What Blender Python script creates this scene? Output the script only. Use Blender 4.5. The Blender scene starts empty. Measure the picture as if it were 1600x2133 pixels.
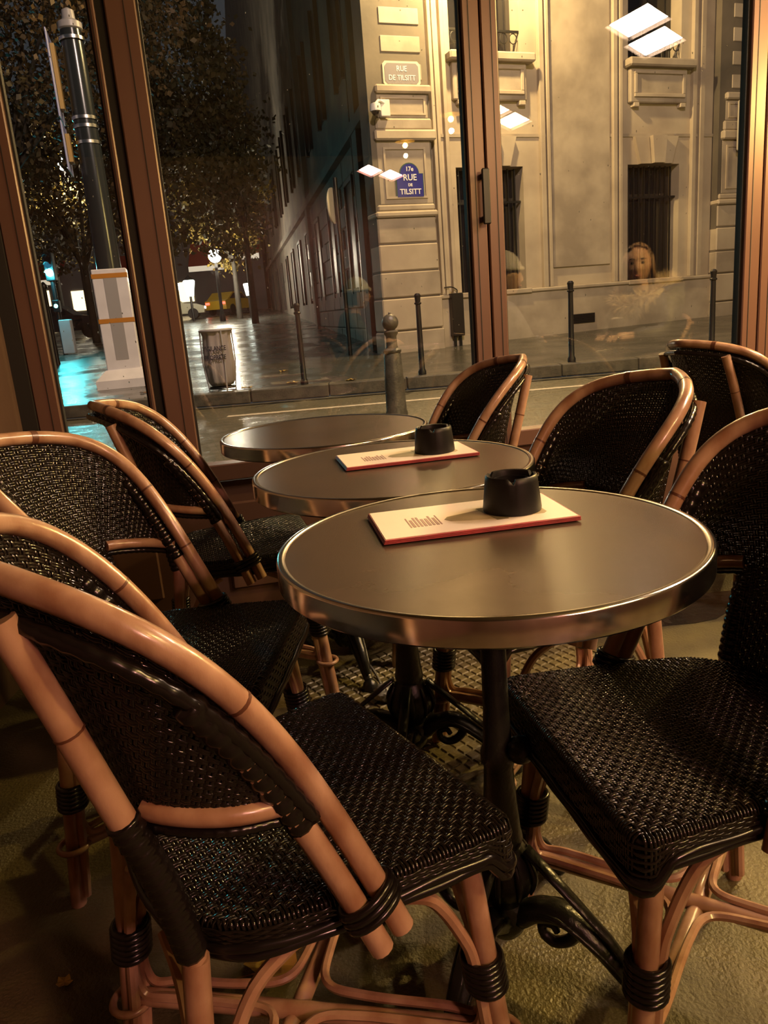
import bpy, math, random
import numpy as np
from mathutils import Vector, Matrix

random.seed(7)
RNG = np.random.default_rng(11)
scene = bpy.context.scene
COL = scene.collection

# ------------------------------------------------------------------ camera
FPX, PITCH, ROLL, EYE = 1600.0, 0.25675, -0.08183, 1.0514
cam_d = bpy.data.cameras.new('camera')
cam_d.sensor_fit = 'VERTICAL'
cam_d.sensor_height = 24.0
cam_d.lens = 24.0 * FPX / 2133.0
cam_d.clip_start = 0.02
cam_d.clip_end = 600
cam_o = bpy.data.objects.new('camera', cam_d)
COL.objects.link(cam_o)
_f = Vector((0, math.cos(PITCH), -math.sin(PITCH)))
_r = Vector((1, 0, 0))
_u = Vector((0, math.sin(PITCH), math.cos(PITCH)))
_r2 = _r * math.cos(ROLL) + _u * math.sin(ROLL)
_u2 = -_r * math.sin(ROLL) + _u * math.cos(ROLL)
_m = Matrix.Identity(4)
for i in range(3):
    _m[i][0] = _r2[i]
    _m[i][1] = _u2[i]
    _m[i][2] = -_f[i]
_m[2][3] = EYE
cam_o.matrix_world = _m
scene.camera = cam_o

# ------------------------------------------------------------------ world, colour management
world = bpy.data.worlds.new('night_sky')
scene.world = world
world.use_nodes = True
_bg = world.node_tree.nodes['Background']
_bg.inputs[0].default_value = (0.42, 0.45, 0.50, 1)
_bg.inputs[1].default_value = 0.085
scene.view_settings.view_transform = 'Standard'
scene.view_settings.look = 'None'
scene.view_settings.gamma = 1.0
scene.view_settings.use_curve_mapping = False
scene.view_settings.exposure = 0.0
scene.cycles.use_denoising = True
scene.cycles.max_bounces = 8
scene.cycles.transparent_max_bounces = 16
scene.cycles.sample_clamp_indirect = 6.0
scene.cycles.caustics_reflective = False
scene.cycles.caustics_refractive = False

# lamp strengths (the lamps themselves are built further down)
HEATER_W = 230.0
YELLOW_W = 210.0
STREET_W = 2500.0
FACADE_FILL_W = 4200.0
SIDE_FILL_W = 1300.0

# ------------------------------------------------------------------ geometry helpers
def arr(*p):
    return np.array(p, float)

class MB:
    """collects vertices and faces, links them as one mesh object"""
    def __init__(self):
        self.v = []; self.f = []; self.n = 0
    def add(self, V, F):
        V = np.asarray(V, float).reshape(-1, 3)
        self.v.append(V)
        o = self.n
        self.f.extend([tuple(int(i) + o for i in q) for q in F])
        self.n += len(V)
        return self
    def box(self, x0, x1, y0, y1, z0, z1):
        V = [(x0, y0, z0), (x1, y0, z0), (x1, y1, z0), (x0, y1, z0), (x0, y0, z1), (x1, y0, z1), (x1, y1, z1), (x0, y1, z1)]
        return self.add(V, [(3, 2, 1, 0), (4, 5, 6, 7), (0, 1, 5, 4), (1, 2, 6, 5), (2, 3, 7, 6), (3, 0, 4, 7)])
    def bbox(self, x0, x1, y0, y1, z0, z1, b=0.005):
        """bevelled box (chamfered edges)"""
        X = (x0, x1); Y = (y0, y1); Z = (z0, z1)
        V = []; idx = {}
        for i in (0, 1):
            for j in (0, 1):
                for k in (0, 1):
                    sx, sy, sz = (1, -1)[i], (1, -1)[j], (1, -1)[k]
                    for a in range(3):
                        p = [X[i] + sx * b, Y[j] + sy * b, Z[k] + sz * b]
                        p[a] = (X[i], Y[j], Z[k])[a]
                        idx[i, j, k, a] = len(V); V.append(p)
        F = []
        for a in range(3):
            o = [x for x in range(3) if x != a]
            for s in (0, 1):
                c = []
                for (p, q) in ((0, 0), (1, 0), (1, 1), (0, 1)):
                    t = [0, 0, 0]; t[a] = s; t[o[0]] = p; t[o[1]] = q
                    c.append(idx[t[0], t[1], t[2], a])
                F.append(c if (s == 1) ^ (a == 1) else c[::-1])
            for p in (0, 1):
                for q in (0, 1):
                    e = []
                    for s, ax in ((0, o[0]), (1, o[0]), (1, o[1]), (0, o[1])):
                        t = [0, 0, 0]; t[a] = s; t[o[0]] = p; t[o[1]] = q
                        e.append(idx[t[0], t[1], t[2], ax])
                    F.append(e)
        for i in (0, 1):
            for j in (0, 1):
                for k in (0, 1):
                    F.append([idx[i, j, k, 0], idx[i, j, k, 1], idx[i, j, k, 2]])
        return self.add(V, F)
    def tube(self, P, r, n=8, closed=False, flat=None):
        V, F = tube(P, r, n, closed, flat)
        return self.add(V, F)
    def lathe(self, prof, n=24, c=(0, 0, 0), caps=True):
        prof = np.asarray(prof, float); k = len(prof)
        th = np.arange(n) * 2 * np.pi / n
        V = np.stack([c[0] + prof[:, None, 0] * np.cos(th), c[1] + prof[:, None, 0] * np.sin(th), c[2] + prof[:, None, 1] + 0 * th], -1).reshape(-1, 3)
        F = [(i * n + j, i * n + (j + 1) % n, (i + 1) * n + (j + 1) % n, (i + 1) * n + j) for i in range(k - 1) for j in range(n)]
        if caps:
            F.append(tuple(range(n))[::-1]); F.append(tuple((k - 1) * n + j for j in range(n)))
        return self.add(V, F)
    def ball(self, c, r, nu=14, nv=9):
        r = np.broadcast_to(np.asarray(r, float), (3,))
        V = [(c[0], c[1], c[2] + r[2])]
        for i in range(1, nv):
            a = math.pi * i / nv
            for j in range(nu):
                b = 2 * math.pi * j / nu
                V.append((c[0] + r[0] * math.sin(a) * math.cos(b), c[1] + r[1] * math.sin(a) * math.sin(b), c[2] + r[2] * math.cos(a)))
        V.append((c[0], c[1], c[2] - r[2]))
        F = [(0, 1 + j, 1 + (j + 1) % nu) for j in range(nu)]
        for i in range(nv - 2):
            for j in range(nu):
                a = 1 + i * nu + j; b = 1 + i * nu + (j + 1) % nu
                F.append((a, a + nu, b + nu, b))
        e = len(V) - 1; o = 1 + (nv - 2) * nu
        F += [(e, o + (j + 1) % nu, o + j) for j in range(nu)]
        return self.add(V, F)
    def prism(self, poly, z0, z1):
        """flat polygon (x,y) pulled from z0 to z1"""
        n = len(poly)
        V = [(p[0], p[1], z0) for p in poly] + [(p[0], p[1], z1) for p in poly]
        F = [tuple(range(n))[::-1], tuple(range(n, 2 * n))] + [(i, (i + 1) % n, n + (i + 1) % n, n + i) for i in range(n)]
        return self.add(V, F)
    def move(self, M):
        """apply a 4x4 matrix or a function to everything so far"""
        V = np.concatenate(self.v)
        if callable(M):
            V = M(V)
        else:
            M = np.array(M); V = V @ M[:3, :3].T + M[:3, 3]
        self.v = [V]
        return self
    def mesh(self, name, mat, smooth=False):
        me = bpy.data.meshes.new(name)
        V = np.concatenate(self.v) if self.v else np.zeros((0, 3))
        me.from_pydata(V.tolist(), [], self.f)
        if mat is not None:
            me.materials.append(mat)
        if smooth:
            me.polygons.foreach_set('use_smooth', np.ones(len(me.polygons), bool))
            if smooth != 'all':
                try:
                    me.set_sharp_from_angle(angle=math.radians(40))
                except Exception:
                    pass
        me.update()
        return me
    def build(self, name, mat, parent=None, smooth=False, kind=None, label=None, loc=None):
        return link(name, self.mesh(name, mat, smooth), parent, kind, label, loc)

def link(name, data, parent=None, kind=None, label=None, loc=None):
    o = bpy.data.objects.new(name, data)
    COL.objects.link(o)
    if parent is not None:
        o.parent = parent
    if loc is not None:
        o.location = loc
    if kind:
        o['kind'] = kind
    if label:
        o['label'] = label
    return o

def thing(name, label, cat, loc=(0, 0, 0), rz=0.0, group=None):
    o = bpy.data.objects.new(name, None)
    COL.objects.link(o)
    o.empty_display_size = 0.1
    o.location = loc; o.rotation_euler = (0, 0, rz)
    o['label'] = label; o['category'] = cat
    if group:
        o['group'] = group
    return o

def tag(o, label, cat, group=None):
    o['label'] = label; o['category'] = cat
    if group:
        o['group'] = group
    return o

def copy_tree(o, parent=None):
    c = o.copy()
    COL.objects.link(c)
    c.parent = parent
    for ch in o.children:
        copy_tree(ch, c)
    return c

def frames(P, closed=False):
    P = np.asarray(P, float)
    if closed:
        T = np.roll(P, -1, 0) - np.roll(P, 1, 0)
    else:
        T = np.gradient(P, axis=0)
    T /= np.linalg.norm(T, axis=1)[:, None] + 1e-12
    n0 = np.cross(T[0], (0, 0, 1.0))
    if np.linalg.norm(n0) < 0.2:
        n0 = np.cross(T[0], (0, 1.0, 0))
    n0 /= np.linalg.norm(n0)
    N = np.empty_like(P); N[0] = n0
    for i in range(1, len(P)):
        v = N[i - 1] - T[i] * (N[i - 1] @ T[i])
        N[i] = v / (np.linalg.norm(v) + 1e-12)
    return T, N, np.cross(T, N)

def tube(P, r, n=8, closed=False, flat=None):
    P = np.asarray(P, float); k = len(P)
    T, N, B = frames(P, closed)
    r = np.broadcast_to(np.asarray(r, float), (k,))
    th = np.arange(n) * 2 * np.pi / n
    fb = 1.0 if flat is None else flat
    V = (P[:, None] + r[:, None, None] * (np.cos(th)[None, :, None] * N[:, None] + fb * np.sin(th)[None, :, None] * B[:, None])).reshape(-1, 3)
    m = k if closed else k - 1
    F = [(i * n + j, i * n + (j + 1) % n, ((i + 1) % k) * n + (j + 1) % n, ((i + 1) % k) * n + j) for i in range(m) for j in range(n)]
    if not closed:
        F.append(tuple(range(n))[::-1]); F.append(tuple((k - 1) * n + j for j in range(n)))
    return V, F

def bez(P0, P1, P2, P3, n=24):
    t = np.linspace(0, 1, n)[:, None]
    P0, P1, P2, P3 = (np.asarray(p, float) for p in (P0, P1, P2, P3))
    return (1 - t) ** 3 * P0 + 3 * (1 - t) ** 2 * t * P1 + 3 * (1 - t) * t * t * P2 + t ** 3 * P3

def spline(pts, n=24):
    """Catmull-Rom through the points"""
    P = np.asarray(pts, float)
    P = np.concatenate([[2 * P[0] - P[1]], P, [2 * P[-1] - P[-2]]])
    out = []
    m = len(P) - 3
    for i in range(m):
        a, b, c, d = P[i:i + 4]
        tt = np.linspace(0, 1, max(2, n // m), endpoint=(i == m - 1))
        for t in tt:
            out.append(0.5 * ((2 * b) + (c - a) * t + (2 * a - 5 * b + 4 * c - d) * t * t + (3 * b - a - 3 * c + d) * t ** 3))
    return np.array(out)

def text_mesh(s, size, mat, name='lettering', parent=None, depth=0.002, M=None, font_scale_x=1.0, bold=0.0):
    cu = bpy.data.curves.new('txt', 'FONT')
    cu.body = s; cu.size = size; cu.align_x = 'CENTER'; cu.align_y = 'CENTER'
    cu.extrude = depth; cu.offset = bold; cu.resolution_u = 3
    o = bpy.data.objects.new('txt', cu)
    COL.objects.link(o)
    dg = bpy.context.evaluated_depsgraph_get()
    me = bpy.data.meshes.new_from_object(o.evaluated_get(dg))
    bpy.data.objects.remove(o); bpy.data.curves.remove(cu)
    me.materials.clear(); me.materials.append(mat)
    X = Matrix.Diagonal((font_scale_x, 1, 1, 1))
    me.transform((M @ X) if M is not None else X)
    return link(name, me, parent)

# ------------------------------------------------------------------ materials
def mat(name, col, rough=0.5, metal=0.0, spec=0.5, var=None, vscale=8.0, bump=0.0, bscale=60.0, coat=0.0, emit=None, estr=0.0, stretch=None, rvar=0.0, lo=0.35, hi=0.65, detail=4.0, alpha=None):
    m = bpy.data.materials.new(name)
    m.use_nodes = True
    nt = m.node_tree; N = nt.nodes; L = nt.links
    b = N['Principled BSDF']
    b.inputs['Base Color'].default_value = (*col, 1)
    b.inputs['Roughness'].default_value = rough
    b.inputs['Metallic'].default_value = metal
    b.inputs['Specular IOR Level'].default_value = spec
    if coat:
        b.inputs['Coat Weight'].default_value = coat
        b.inputs['Coat Roughness'].default_value = 0.12
    if emit is not None:
        b.inputs['Emission Color'].default_value = (*emit, 1)
        b.inputs['Emission Strength'].default_value = estr
    if var is not None or bump or rvar:
        tc = N.new('ShaderNodeTexCoord'); mp = N.new('ShaderNodeMapping')
        L.new(tc.outputs['Object'], mp.inputs[0])
        if stretch:
            mp.inputs['Scale'].default_value = stretch
    if var is not None or rvar:
        no = N.new('ShaderNodeTexNoise'); no.inputs['Scale'].default_value = vscale; no.inputs['Detail'].default_value = detail
        L.new(mp.outputs[0], no.inputs[0])
        rp = N.new('ShaderNodeMapRange'); rp.inputs[1].default_value = lo; rp.inputs[2].default_value = hi
        L.new(no.outputs[0], rp.inputs[0])
        if var is not None:
            mx = N.new('ShaderNodeMix'); mx.data_type = 'RGBA'
            mx.inputs[6].default_value = (*col, 1); mx.inputs[7].default_value = (*var, 1)
            L.new(rp.outputs[0], mx.inputs[0]); L.new(mx.outputs[2], b.inputs['Base Color'])
        if rvar:
            rr = N.new('ShaderNodeMapRange'); rr.inputs[3].default_value = rough; rr.inputs[4].default_value = rough + rvar
            L.new(rp.outputs[0], rr.inputs[0]); L.new(rr.outputs[0], b.inputs['Roughness'])
    if bump:
        n2 = N.new('ShaderNodeTexNoise'); n2.inputs['Scale'].default_value = bscale; n2.inputs['Detail'].default_value = 5
        L.new(mp.outputs[0], n2.inputs[0])
        bp = N.new('ShaderNodeBump'); bp.inputs['Strength'].default_value = bump; bp.inputs['Distance'].default_value = 0.02
        L.new(n2.outputs[0], bp.inputs['Height']); L.new(bp.outputs[0], b.inputs['Normal'])
    return m

def emat(name, col, s):
    m = bpy.data.materials.new(name); m.use_nodes = True
    nt = m.node_tree; nt.nodes.clear()
    e = nt.nodes.new('ShaderNodeEmission'); o = nt.nodes.new('ShaderNodeOutputMaterial')
    e.inputs[0].default_value = (*col, 1); e.inputs[1].default_value = s
    nt.links.new(e.outputs[0], o.inputs[0])
    return m

def glassmat(name, f0=0.085, tint=(0.96, 0.975, 0.97)):
    """thin pane: straight-through transmission and Fresnel reflection (Schlick), same from both sides"""
    m = bpy.data.materials.new(name); m.use_nodes = True
    nt = m.node_tree; nt.nodes.clear(); N = nt.nodes; L = nt.links
    t = N.new('ShaderNodeBsdfTransparent'); t.inputs[0].default_value = (*tint, 1)
    g = N.new('ShaderNodeBsdfGlossy'); g.inputs['Roughness'].default_value = 0.0
    lw = N.new('ShaderNodeLayerWeight'); lw.inputs[0].default_value = 0.5
    pw = N.new('ShaderNodeMath'); pw.operation = 'POWER'; pw.inputs[1].default_value = 5.0
    ma = N.new('ShaderNodeMath'); ma.operation = 'MULTIPLY_ADD'; ma.inputs[1].default_value = 1.0 - f0; ma.inputs[2].default_value = f0
    mx = N.new('ShaderNodeMixShader'); o = N.new('ShaderNodeOutputMaterial')
    L.new(lw.outputs['Facing'], pw.inputs[0]); L.new(pw.outputs[0], ma.inputs[0]); L.new(ma.outputs[0], mx.inputs[0])
    L.new(t.outputs[0], mx.inputs[1]); L.new(g.outputs[0], mx.inputs[2]); L.new(mx.outputs[0], o.inputs[0])
    return m

M = {}
M['frame'] = mat('frame_paint', (0.135, 0.070, 0.052), 0.36, 0.1, 0.5, var=(0.12, 0.062, 0.046), vscale=3)
M['gasket'] = mat('rubber_gasket', (0.008, 0.007, 0.006), 0.6)
M['wallp'] = mat('wall_paint', (0.085, 0.045, 0.028), 0.6, var=(0.06, 0.032, 0.02), vscale=2.0, bump=0.1, bscale=30)
M['ceil'] = mat('ceiling_paint', (0.06, 0.042, 0.03), 0.7, var=(0.045, 0.033, 0.025), vscale=1.5)
M['glass'] = glassmat('window_glass')
M['rattan'] = mat('varnished_rattan', (0.41, 0.250, 0.160), 0.29, 0, 0.5, var=(0.25, 0.122, 0.068), vscale=24, stretch=(1, 1, 0.6), lo=0.40, hi=0.68, coat=0.35, bump=0.04, bscale=120)
M['cane_node'] = mat('rattan_joint', (0.10, 0.035, 0.018), 0.4, coat=0.3)
M['weave'] = mat('black_woven_strand', (0.007, 0.0055, 0.0045), 0.135, 0, 0.45, var=(0.011, 0.008, 0.006), vscale=20)
M['wrap'] = mat('black_cane_wrap', (0.007, 0.005, 0.0045), 0.22, 0, 0.42)
M['top'] = mat('table_laminate', (0.092, 0.064, 0.046), 0.24, 0, 0.45, var=(0.068, 0.048, 0.034), vscale=7, bump=0.004, bscale=40, rvar=0.02)
M['rim'] = mat('brushed_metal_rim', (0.72, 0.69, 0.65), 0.16, 1.0, var=(0.62, 0.58, 0.54), vscale=30, stretch=(1, 1, 0.15))
M['iron'] = mat('black_cast_iron', (0.014, 0.014, 0.012), 0.32, 0.2, 0.5, bump=0.15, bscale=60)
M['ash'] = mat('black_melamine', (0.007, 0.006, 0.006), 0.42, 0, 0.3)
M['menu'] = mat('menu_card', (0.90, 0.80, 0.70), 0.45, var=(0.87, 0.77, 0.67), vscale=10)
M['menu_edge'] = mat('menu_red_edge', (0.42, 0.06, 0.07), 0.45, var=(0.30, 0.05, 0.06), vscale=25)
M['menu_ink'] = mat('menu_ink', (0.36, 0.22, 0.20), 0.5)
M['menu_olive'] = mat('menu_olive_print', (0.33, 0.27, 0.15), 0.5, var=(0.45, 0.37, 0.22), vscale=14)
M['menu_band'] = mat('menu_band_print', (0.20, 0.17, 0.10), 0.5)
M['floor'] = mat('terrace_asphalt', (0.128, 0.106, 0.042), 0.36, 0, 0.5, var=(0.062, 0.052, 0.024), vscale=3.5, bump=0.35, bscale=140, rvar=0.25)
M['cover'] = mat('iron_cover', (0.16, 0.135, 0.062), 0.36, 0.1, var=(0.10, 0.085, 0.04), vscale=6, bump=0.2, bscale=90)
M['leaf'] = mat('autumn_leaf', (0.48, 0.36, 0.06), 0.5, var=(0.30, 0.17, 0.04), vscale=12)
M['leaf_b'] = mat('autumn_leaf_brown', (0.26, 0.14, 0.05), 0.5, var=(0.16, 0.08, 0.03), vscale=12)
M['plastic'] = mat('crumpled_plastic', (0.42, 0.42, 0.38), 0.25, 0, 0.6, var=(0.2, 0.2, 0.18), vscale=14, bump=0.5, bscale=40)
M['black'] = mat('black_metal', (0.012, 0.012, 0.013), 0.38, 0.2)
M['white'] = mat('white_sheet', (0.78, 0.76, 0.80), 0.35, var=(0.70, 0.68, 0.72), vscale=4)
M['greyp'] = mat('grey_panel', (0.34, 0.33, 0.34), 0.4)
M['tape'] = mat('orange_tape', (0.50, 0.20, 0.02), 0.4)
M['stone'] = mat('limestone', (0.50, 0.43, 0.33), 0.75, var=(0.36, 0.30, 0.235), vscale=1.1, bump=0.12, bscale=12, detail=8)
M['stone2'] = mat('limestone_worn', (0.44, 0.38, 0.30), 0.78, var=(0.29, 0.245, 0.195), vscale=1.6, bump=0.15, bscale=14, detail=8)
M['stone_dark'] = mat('dark_limestone', (0.17, 0.145, 0.115), 0.8, var=(0.09, 0.08, 0.068), vscale=0.8, bump=0.2, bscale=10, detail=8)  # darker limestone of uneven tone, for the left facade and the cores
M['road'] = mat('wet_asphalt', (0.13, 0.115, 0.07), 0.24, 0, 0.6, var=(0.075, 0.067, 0.042), vscale=5, bump=0.55, bscale=48, rvar=0.22)
M['side'] = mat('wet_pavement', (0.075, 0.072, 0.06), 0.16, 0, 0.6, var=(0.045, 0.043, 0.037), vscale=1.1, bump=0.28, bscale=7, rvar=0.2)
M['kerb'] = mat('granite_kerb', (0.10, 0.09, 0.068), 0.4, var=(0.055, 0.05, 0.04), vscale=9, bump=0.2, bscale=50)
M['paint'] = mat('road_paint', (0.70, 0.62, 0.46), 0.4, var=(0.48, 0.42, 0.32), vscale=20)
M['darkwin'] = mat('dark_window_glass', (0.010, 0.010, 0.014), 0.08, 0, 0.6)
M['dullwin'] = mat('dull_window_glass', (0.012, 0.012, 0.014), 0.4, 0, 0.4)
M['winframe'] = mat('dark_window_frame', (0.035, 0.03, 0.028), 0.5)
M['bar'] = mat('wrought_iron', (0.012, 0.012, 0.014), 0.5, 0.2)
M['enamel'] = mat('blue_enamel', (0.02, 0.022, 0.26), 0.25)
M['enamel_green'] = mat('green_enamel_edge', (0.03, 0.09, 0.08), 0.3)
M['plaque'] = mat('slate_plaque', (0.20, 0.19, 0.22), 0.5)
M['plaque_b'] = mat('plaque_border', (0.58, 0.52, 0.42), 0.6)
M['letter'] = mat('white_lettering', (0.85, 0.85, 0.88), 0.4)
M['camw'] = mat('white_camera_shell', (0.75, 0.74, 0.72), 0.35)
M['bark'] = mat('tree_bark', (0.035, 0.03, 0.024), 0.8, var=(0.02, 0.018, 0.014), vscale=6)
M['foliage'] = mat('autumn_foliage', (0.15, 0.115, 0.04), 0.6, var=(0.06, 0.065, 0.03), vscale=0.7, lo=0.4, hi=0.6)
M['foliage2'] = mat('brown_foliage', (0.12, 0.075, 0.03), 0.6, var=(0.055, 0.045, 0.022), vscale=0.6, lo=0.4, hi=0.6)
M['foliage3'] = mat('yellow_foliage', (0.30, 0.20, 0.03), 0.6, var=(0.14, 0.11, 0.03), vscale=0.7, lo=0.4, hi=0.6)
M['bag'] = mat('clear_bin_bag', (0.42, 0.38, 0.37), 0.12, 0, 0.7, var=(0.28, 0.255, 0.25), vscale=9, stretch=(1, 1, 0.15), bump=0.6, bscale=16)
M['red'] = mat('red_awning', (0.35, 0.03, 0.02), 0.6)
M['signred'] = mat('sign_red', (0.55, 0.10, 0.08), 0.4)
M['signw'] = mat('sign_white', (0.60, 0.56, 0.45), 0.45)
M['rubber'] = mat('black_rubber', (0.01, 0.01, 0.01), 0.7)
M['chrome'] = mat('steel', (0.6, 0.6, 0.6), 0.25, 1.0)

# ================================================================== THE SETTING: terrace room
# window wall: line through W0 along WD, inside face looks to -WN
W0 = arr(-0.646, 2.727)
WD = arr(0.98245, 0.18654)
WN = arr(-0.18654, 0.98245)
WYAW = math.atan2(WD[1], WD[0])
W_M = Matrix.Translation((W0[0], W0[1], 0)) @ Matrix.Rotation(WYAW, 4, 'Z')   # local x along the wall, local y outwards

def wpt(s, d=0.0):
    p = W0 + WD * s + WN * d
    return (p[0], p[1])

a0 = wpt(-0.62, 0.0); a1 = wpt(5.2, 0.0)
fl = MB()
poly = [(-1.30, -3.4), (4.55, -3.4), a1, a0]
fl.prism(poly, -0.05, 0.0)
fl.build('floor', M['floor'], kind='structure')
b = MB(); b.prism([(-1.42, -3.5), (4.7, -3.5), wpt(5.35, 0.15), wpt(-0.75, 0.15)], 2.78, 2.86)
b.build('ceiling', M['ceil'], kind='structure')
b = MB(); b.box(-1.30, -1.18, -3.4, 2.60, 0, 2.78); b.build('wall_left', M['wallp'], kind='structure')
b = MB(); b.box(-1.30, 4.65, -3.5, -3.4, 0, 2.78); b.build('wall_back', M['wallp'], kind='structure')
b = MB(); b.box(4.55, 4.65, -3.4, a1[1], 0, 2.78); b.build('wall_right', M['wallp'], kind='structure')

def wobj(name, mb, m, parent=None, kind=None, label=None, smooth=False):
    o = mb.build(name, m, parent, smooth, kind, label)
    if parent is None:
        o.matrix_world = W_M
    return o

# the wall below and above the glazing, in the wall's own axes
b = MB(); b.box(-0.62, 5.2, -0.02, 0.02, 0, 0.50); wall_front = wobj('wall_front', b, M['frame'], kind='structure')
for k in range(6):
    s0 = (-0.43, 0.03, 1.19, 2.30, 3.4, 4.5)[k]; s1 = (-0.16, 1.05, 2.14, 3.26, 4.36, 5.1)[k]
    b = MB(); b.bbox(s0 + 0.03, s1 - 0.03, -0.032, -0.018, 0.09, 0.42, 0.006); wobj('panel', b, M['frame'], wall_front)
b = MB(); b.box(-0.62, 5.2, -0.04, 0.05, 2.52, 2.78); wobj('header_beam', b, M['frame'], wall_front)
b = MB(); b.box(-0.62, -0.505, -0.05, 0.06, 0, 2.52); wobj('corner_post', b, M['gasket'], wall_front)

def window(idx, s0, s1, stile_l=0.058, stile_r=0.058):
    """one folding panel: outer edges s0..s1, with its stiles, rails and pane"""
    root = bpy.data.objects.new('window_%d' % idx, None)
    COL.objects.link(root); root.matrix_world = W_M; root['kind'] = 'structure'
    d0, d1 = -0.035, 0.03
    b = MB(); b.bbox(s0, s0 + stile_l, d0, d1, 0.505, 2.52, 0.004); b.build('stile', M['frame'], root)
    b = MB(); b.bbox(s1 - stile_r, s1, d0, d1, 0.505, 2.52, 0.004); b.build('stile', M['frame'], root)
    b = MB(); b.bbox(s0 + stile_l, s1 - stile_r, d0 - 0.012, d1, 0.505, 0.566, 0.004); b.build('bottom_rail', M['frame'], root)
    b = MB(); b.bbox(s0 + stile_l, s1 - stile_r, d0, d1, 2.46, 2.52, 0.004); b.build('top_rail', M['frame'], root)
    # glazing beads: thin dark lines round the pane
    for (x0, x1, z0, z1) in ((s0 + stile_l, s0 + stile_l + 0.007, 0.566, 2.46), (s1 - stile_r - 0.007, s1 - stile_r, 0.566, 2.46)):
        b = MB(); b.box(x0, x1, -0.016, 0.016, z0, z1); b.build('glazing_gasket', M['gasket'], root)
    # groove lines on the stiles
    for sx in (s0 + stile_l * 0.62, s1 - stile_r * 0.62):
        b = MB(); b.box(sx - 0.0012, sx + 0.0012, d0 - 0.0016, d0 + 0.002, 0.51, 2.515); b.build('groove', M['gasket'], root)
    b = MB(); b.box(s0 + stile_l + 0.002, s1 - stile_r - 0.002, -0.003, 0.003, 0.562, 2.462)
    b.build('pane', M['glass'], root)
    return root

w1 = window(1, -0.505, -0.118, 0.075, 0.018)
w2 = window(2, -0.088, 1.110, 0.093, 0.060)
w3 = window(3, 1.116, 2.214, 0.058, 0.068)
w4 = window(4, 2.220, 3.320)
w5 = window(5, 3.326, 4.426)
# dark joints between the folding panels
for s0, s1 in ((-0.118, -0.088), (1.110, 1.116), (2.214, 2.220), (3.320, 3.326)):
    b = MB(); b.box(s0, s1, -0.012, 0.012, 0.505, 2.52); wobj('joint', b, M['gasket'], wall_front)
b = MB(); b.box(4.43, 5.2, -0.035, 0.03, 0.5, 2.52); wobj('end_panel', b, M['frame'], wall_front)
# rain drops on the outside of the panes
M['drop'] = mat('rain_drop', (0.9, 0.92, 0.95), 0.02, 0, 0.8); M['drop'].node_tree.nodes['Principled BSDF'].inputs['Transmission Weight'].default_value = 1.0
for wv, s0, s1, cnt in ((w1, -0.42, -0.145, 130), (w2, 0.03, 1.03, 110), (w3, 1.20, 2.12, 90)):
    b = MB()
    for q in range(cnt):
        r_ = random.uniform(0.0010, 0.0022)
        b.ball((random.uniform(s0, s1), 0.0035, random.uniform(0.65, 2.3)), (r_, r_ * 0.6, r_ * random.uniform(1.0, 2.2)), 7, 5)
    pane = [c for c in wv.children if c.name.startswith('pane')][0]
    b.build('rain_drops', M['drop'], pane, smooth='all', kind='stuff')
# pull handle on the folding joint
h = thing('door_handle', 'black flat pull handle on the brown stile of the middle window', 'handle', (*wpt(1.100, -0.036), 1.405), WYAW)
b = MB(); b.bbox(-0.014, 0.014, -0.034, -0.022, -0.092, 0.092, 0.004); b.build('grip', M['black'], h)
for z in (-0.07, 0.07):
    b = MB(); b.bbox(-0.008, 0.008, -0.024, 0.001, z - 0.009, z + 0.009, 0.002); b.build('standoff', M['black'], h)

# ================================================================== TABLES
def leg_path(r0, z0, r1, z1):
    return [(r0, 0, z0), (r1, 0, z1)]

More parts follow.
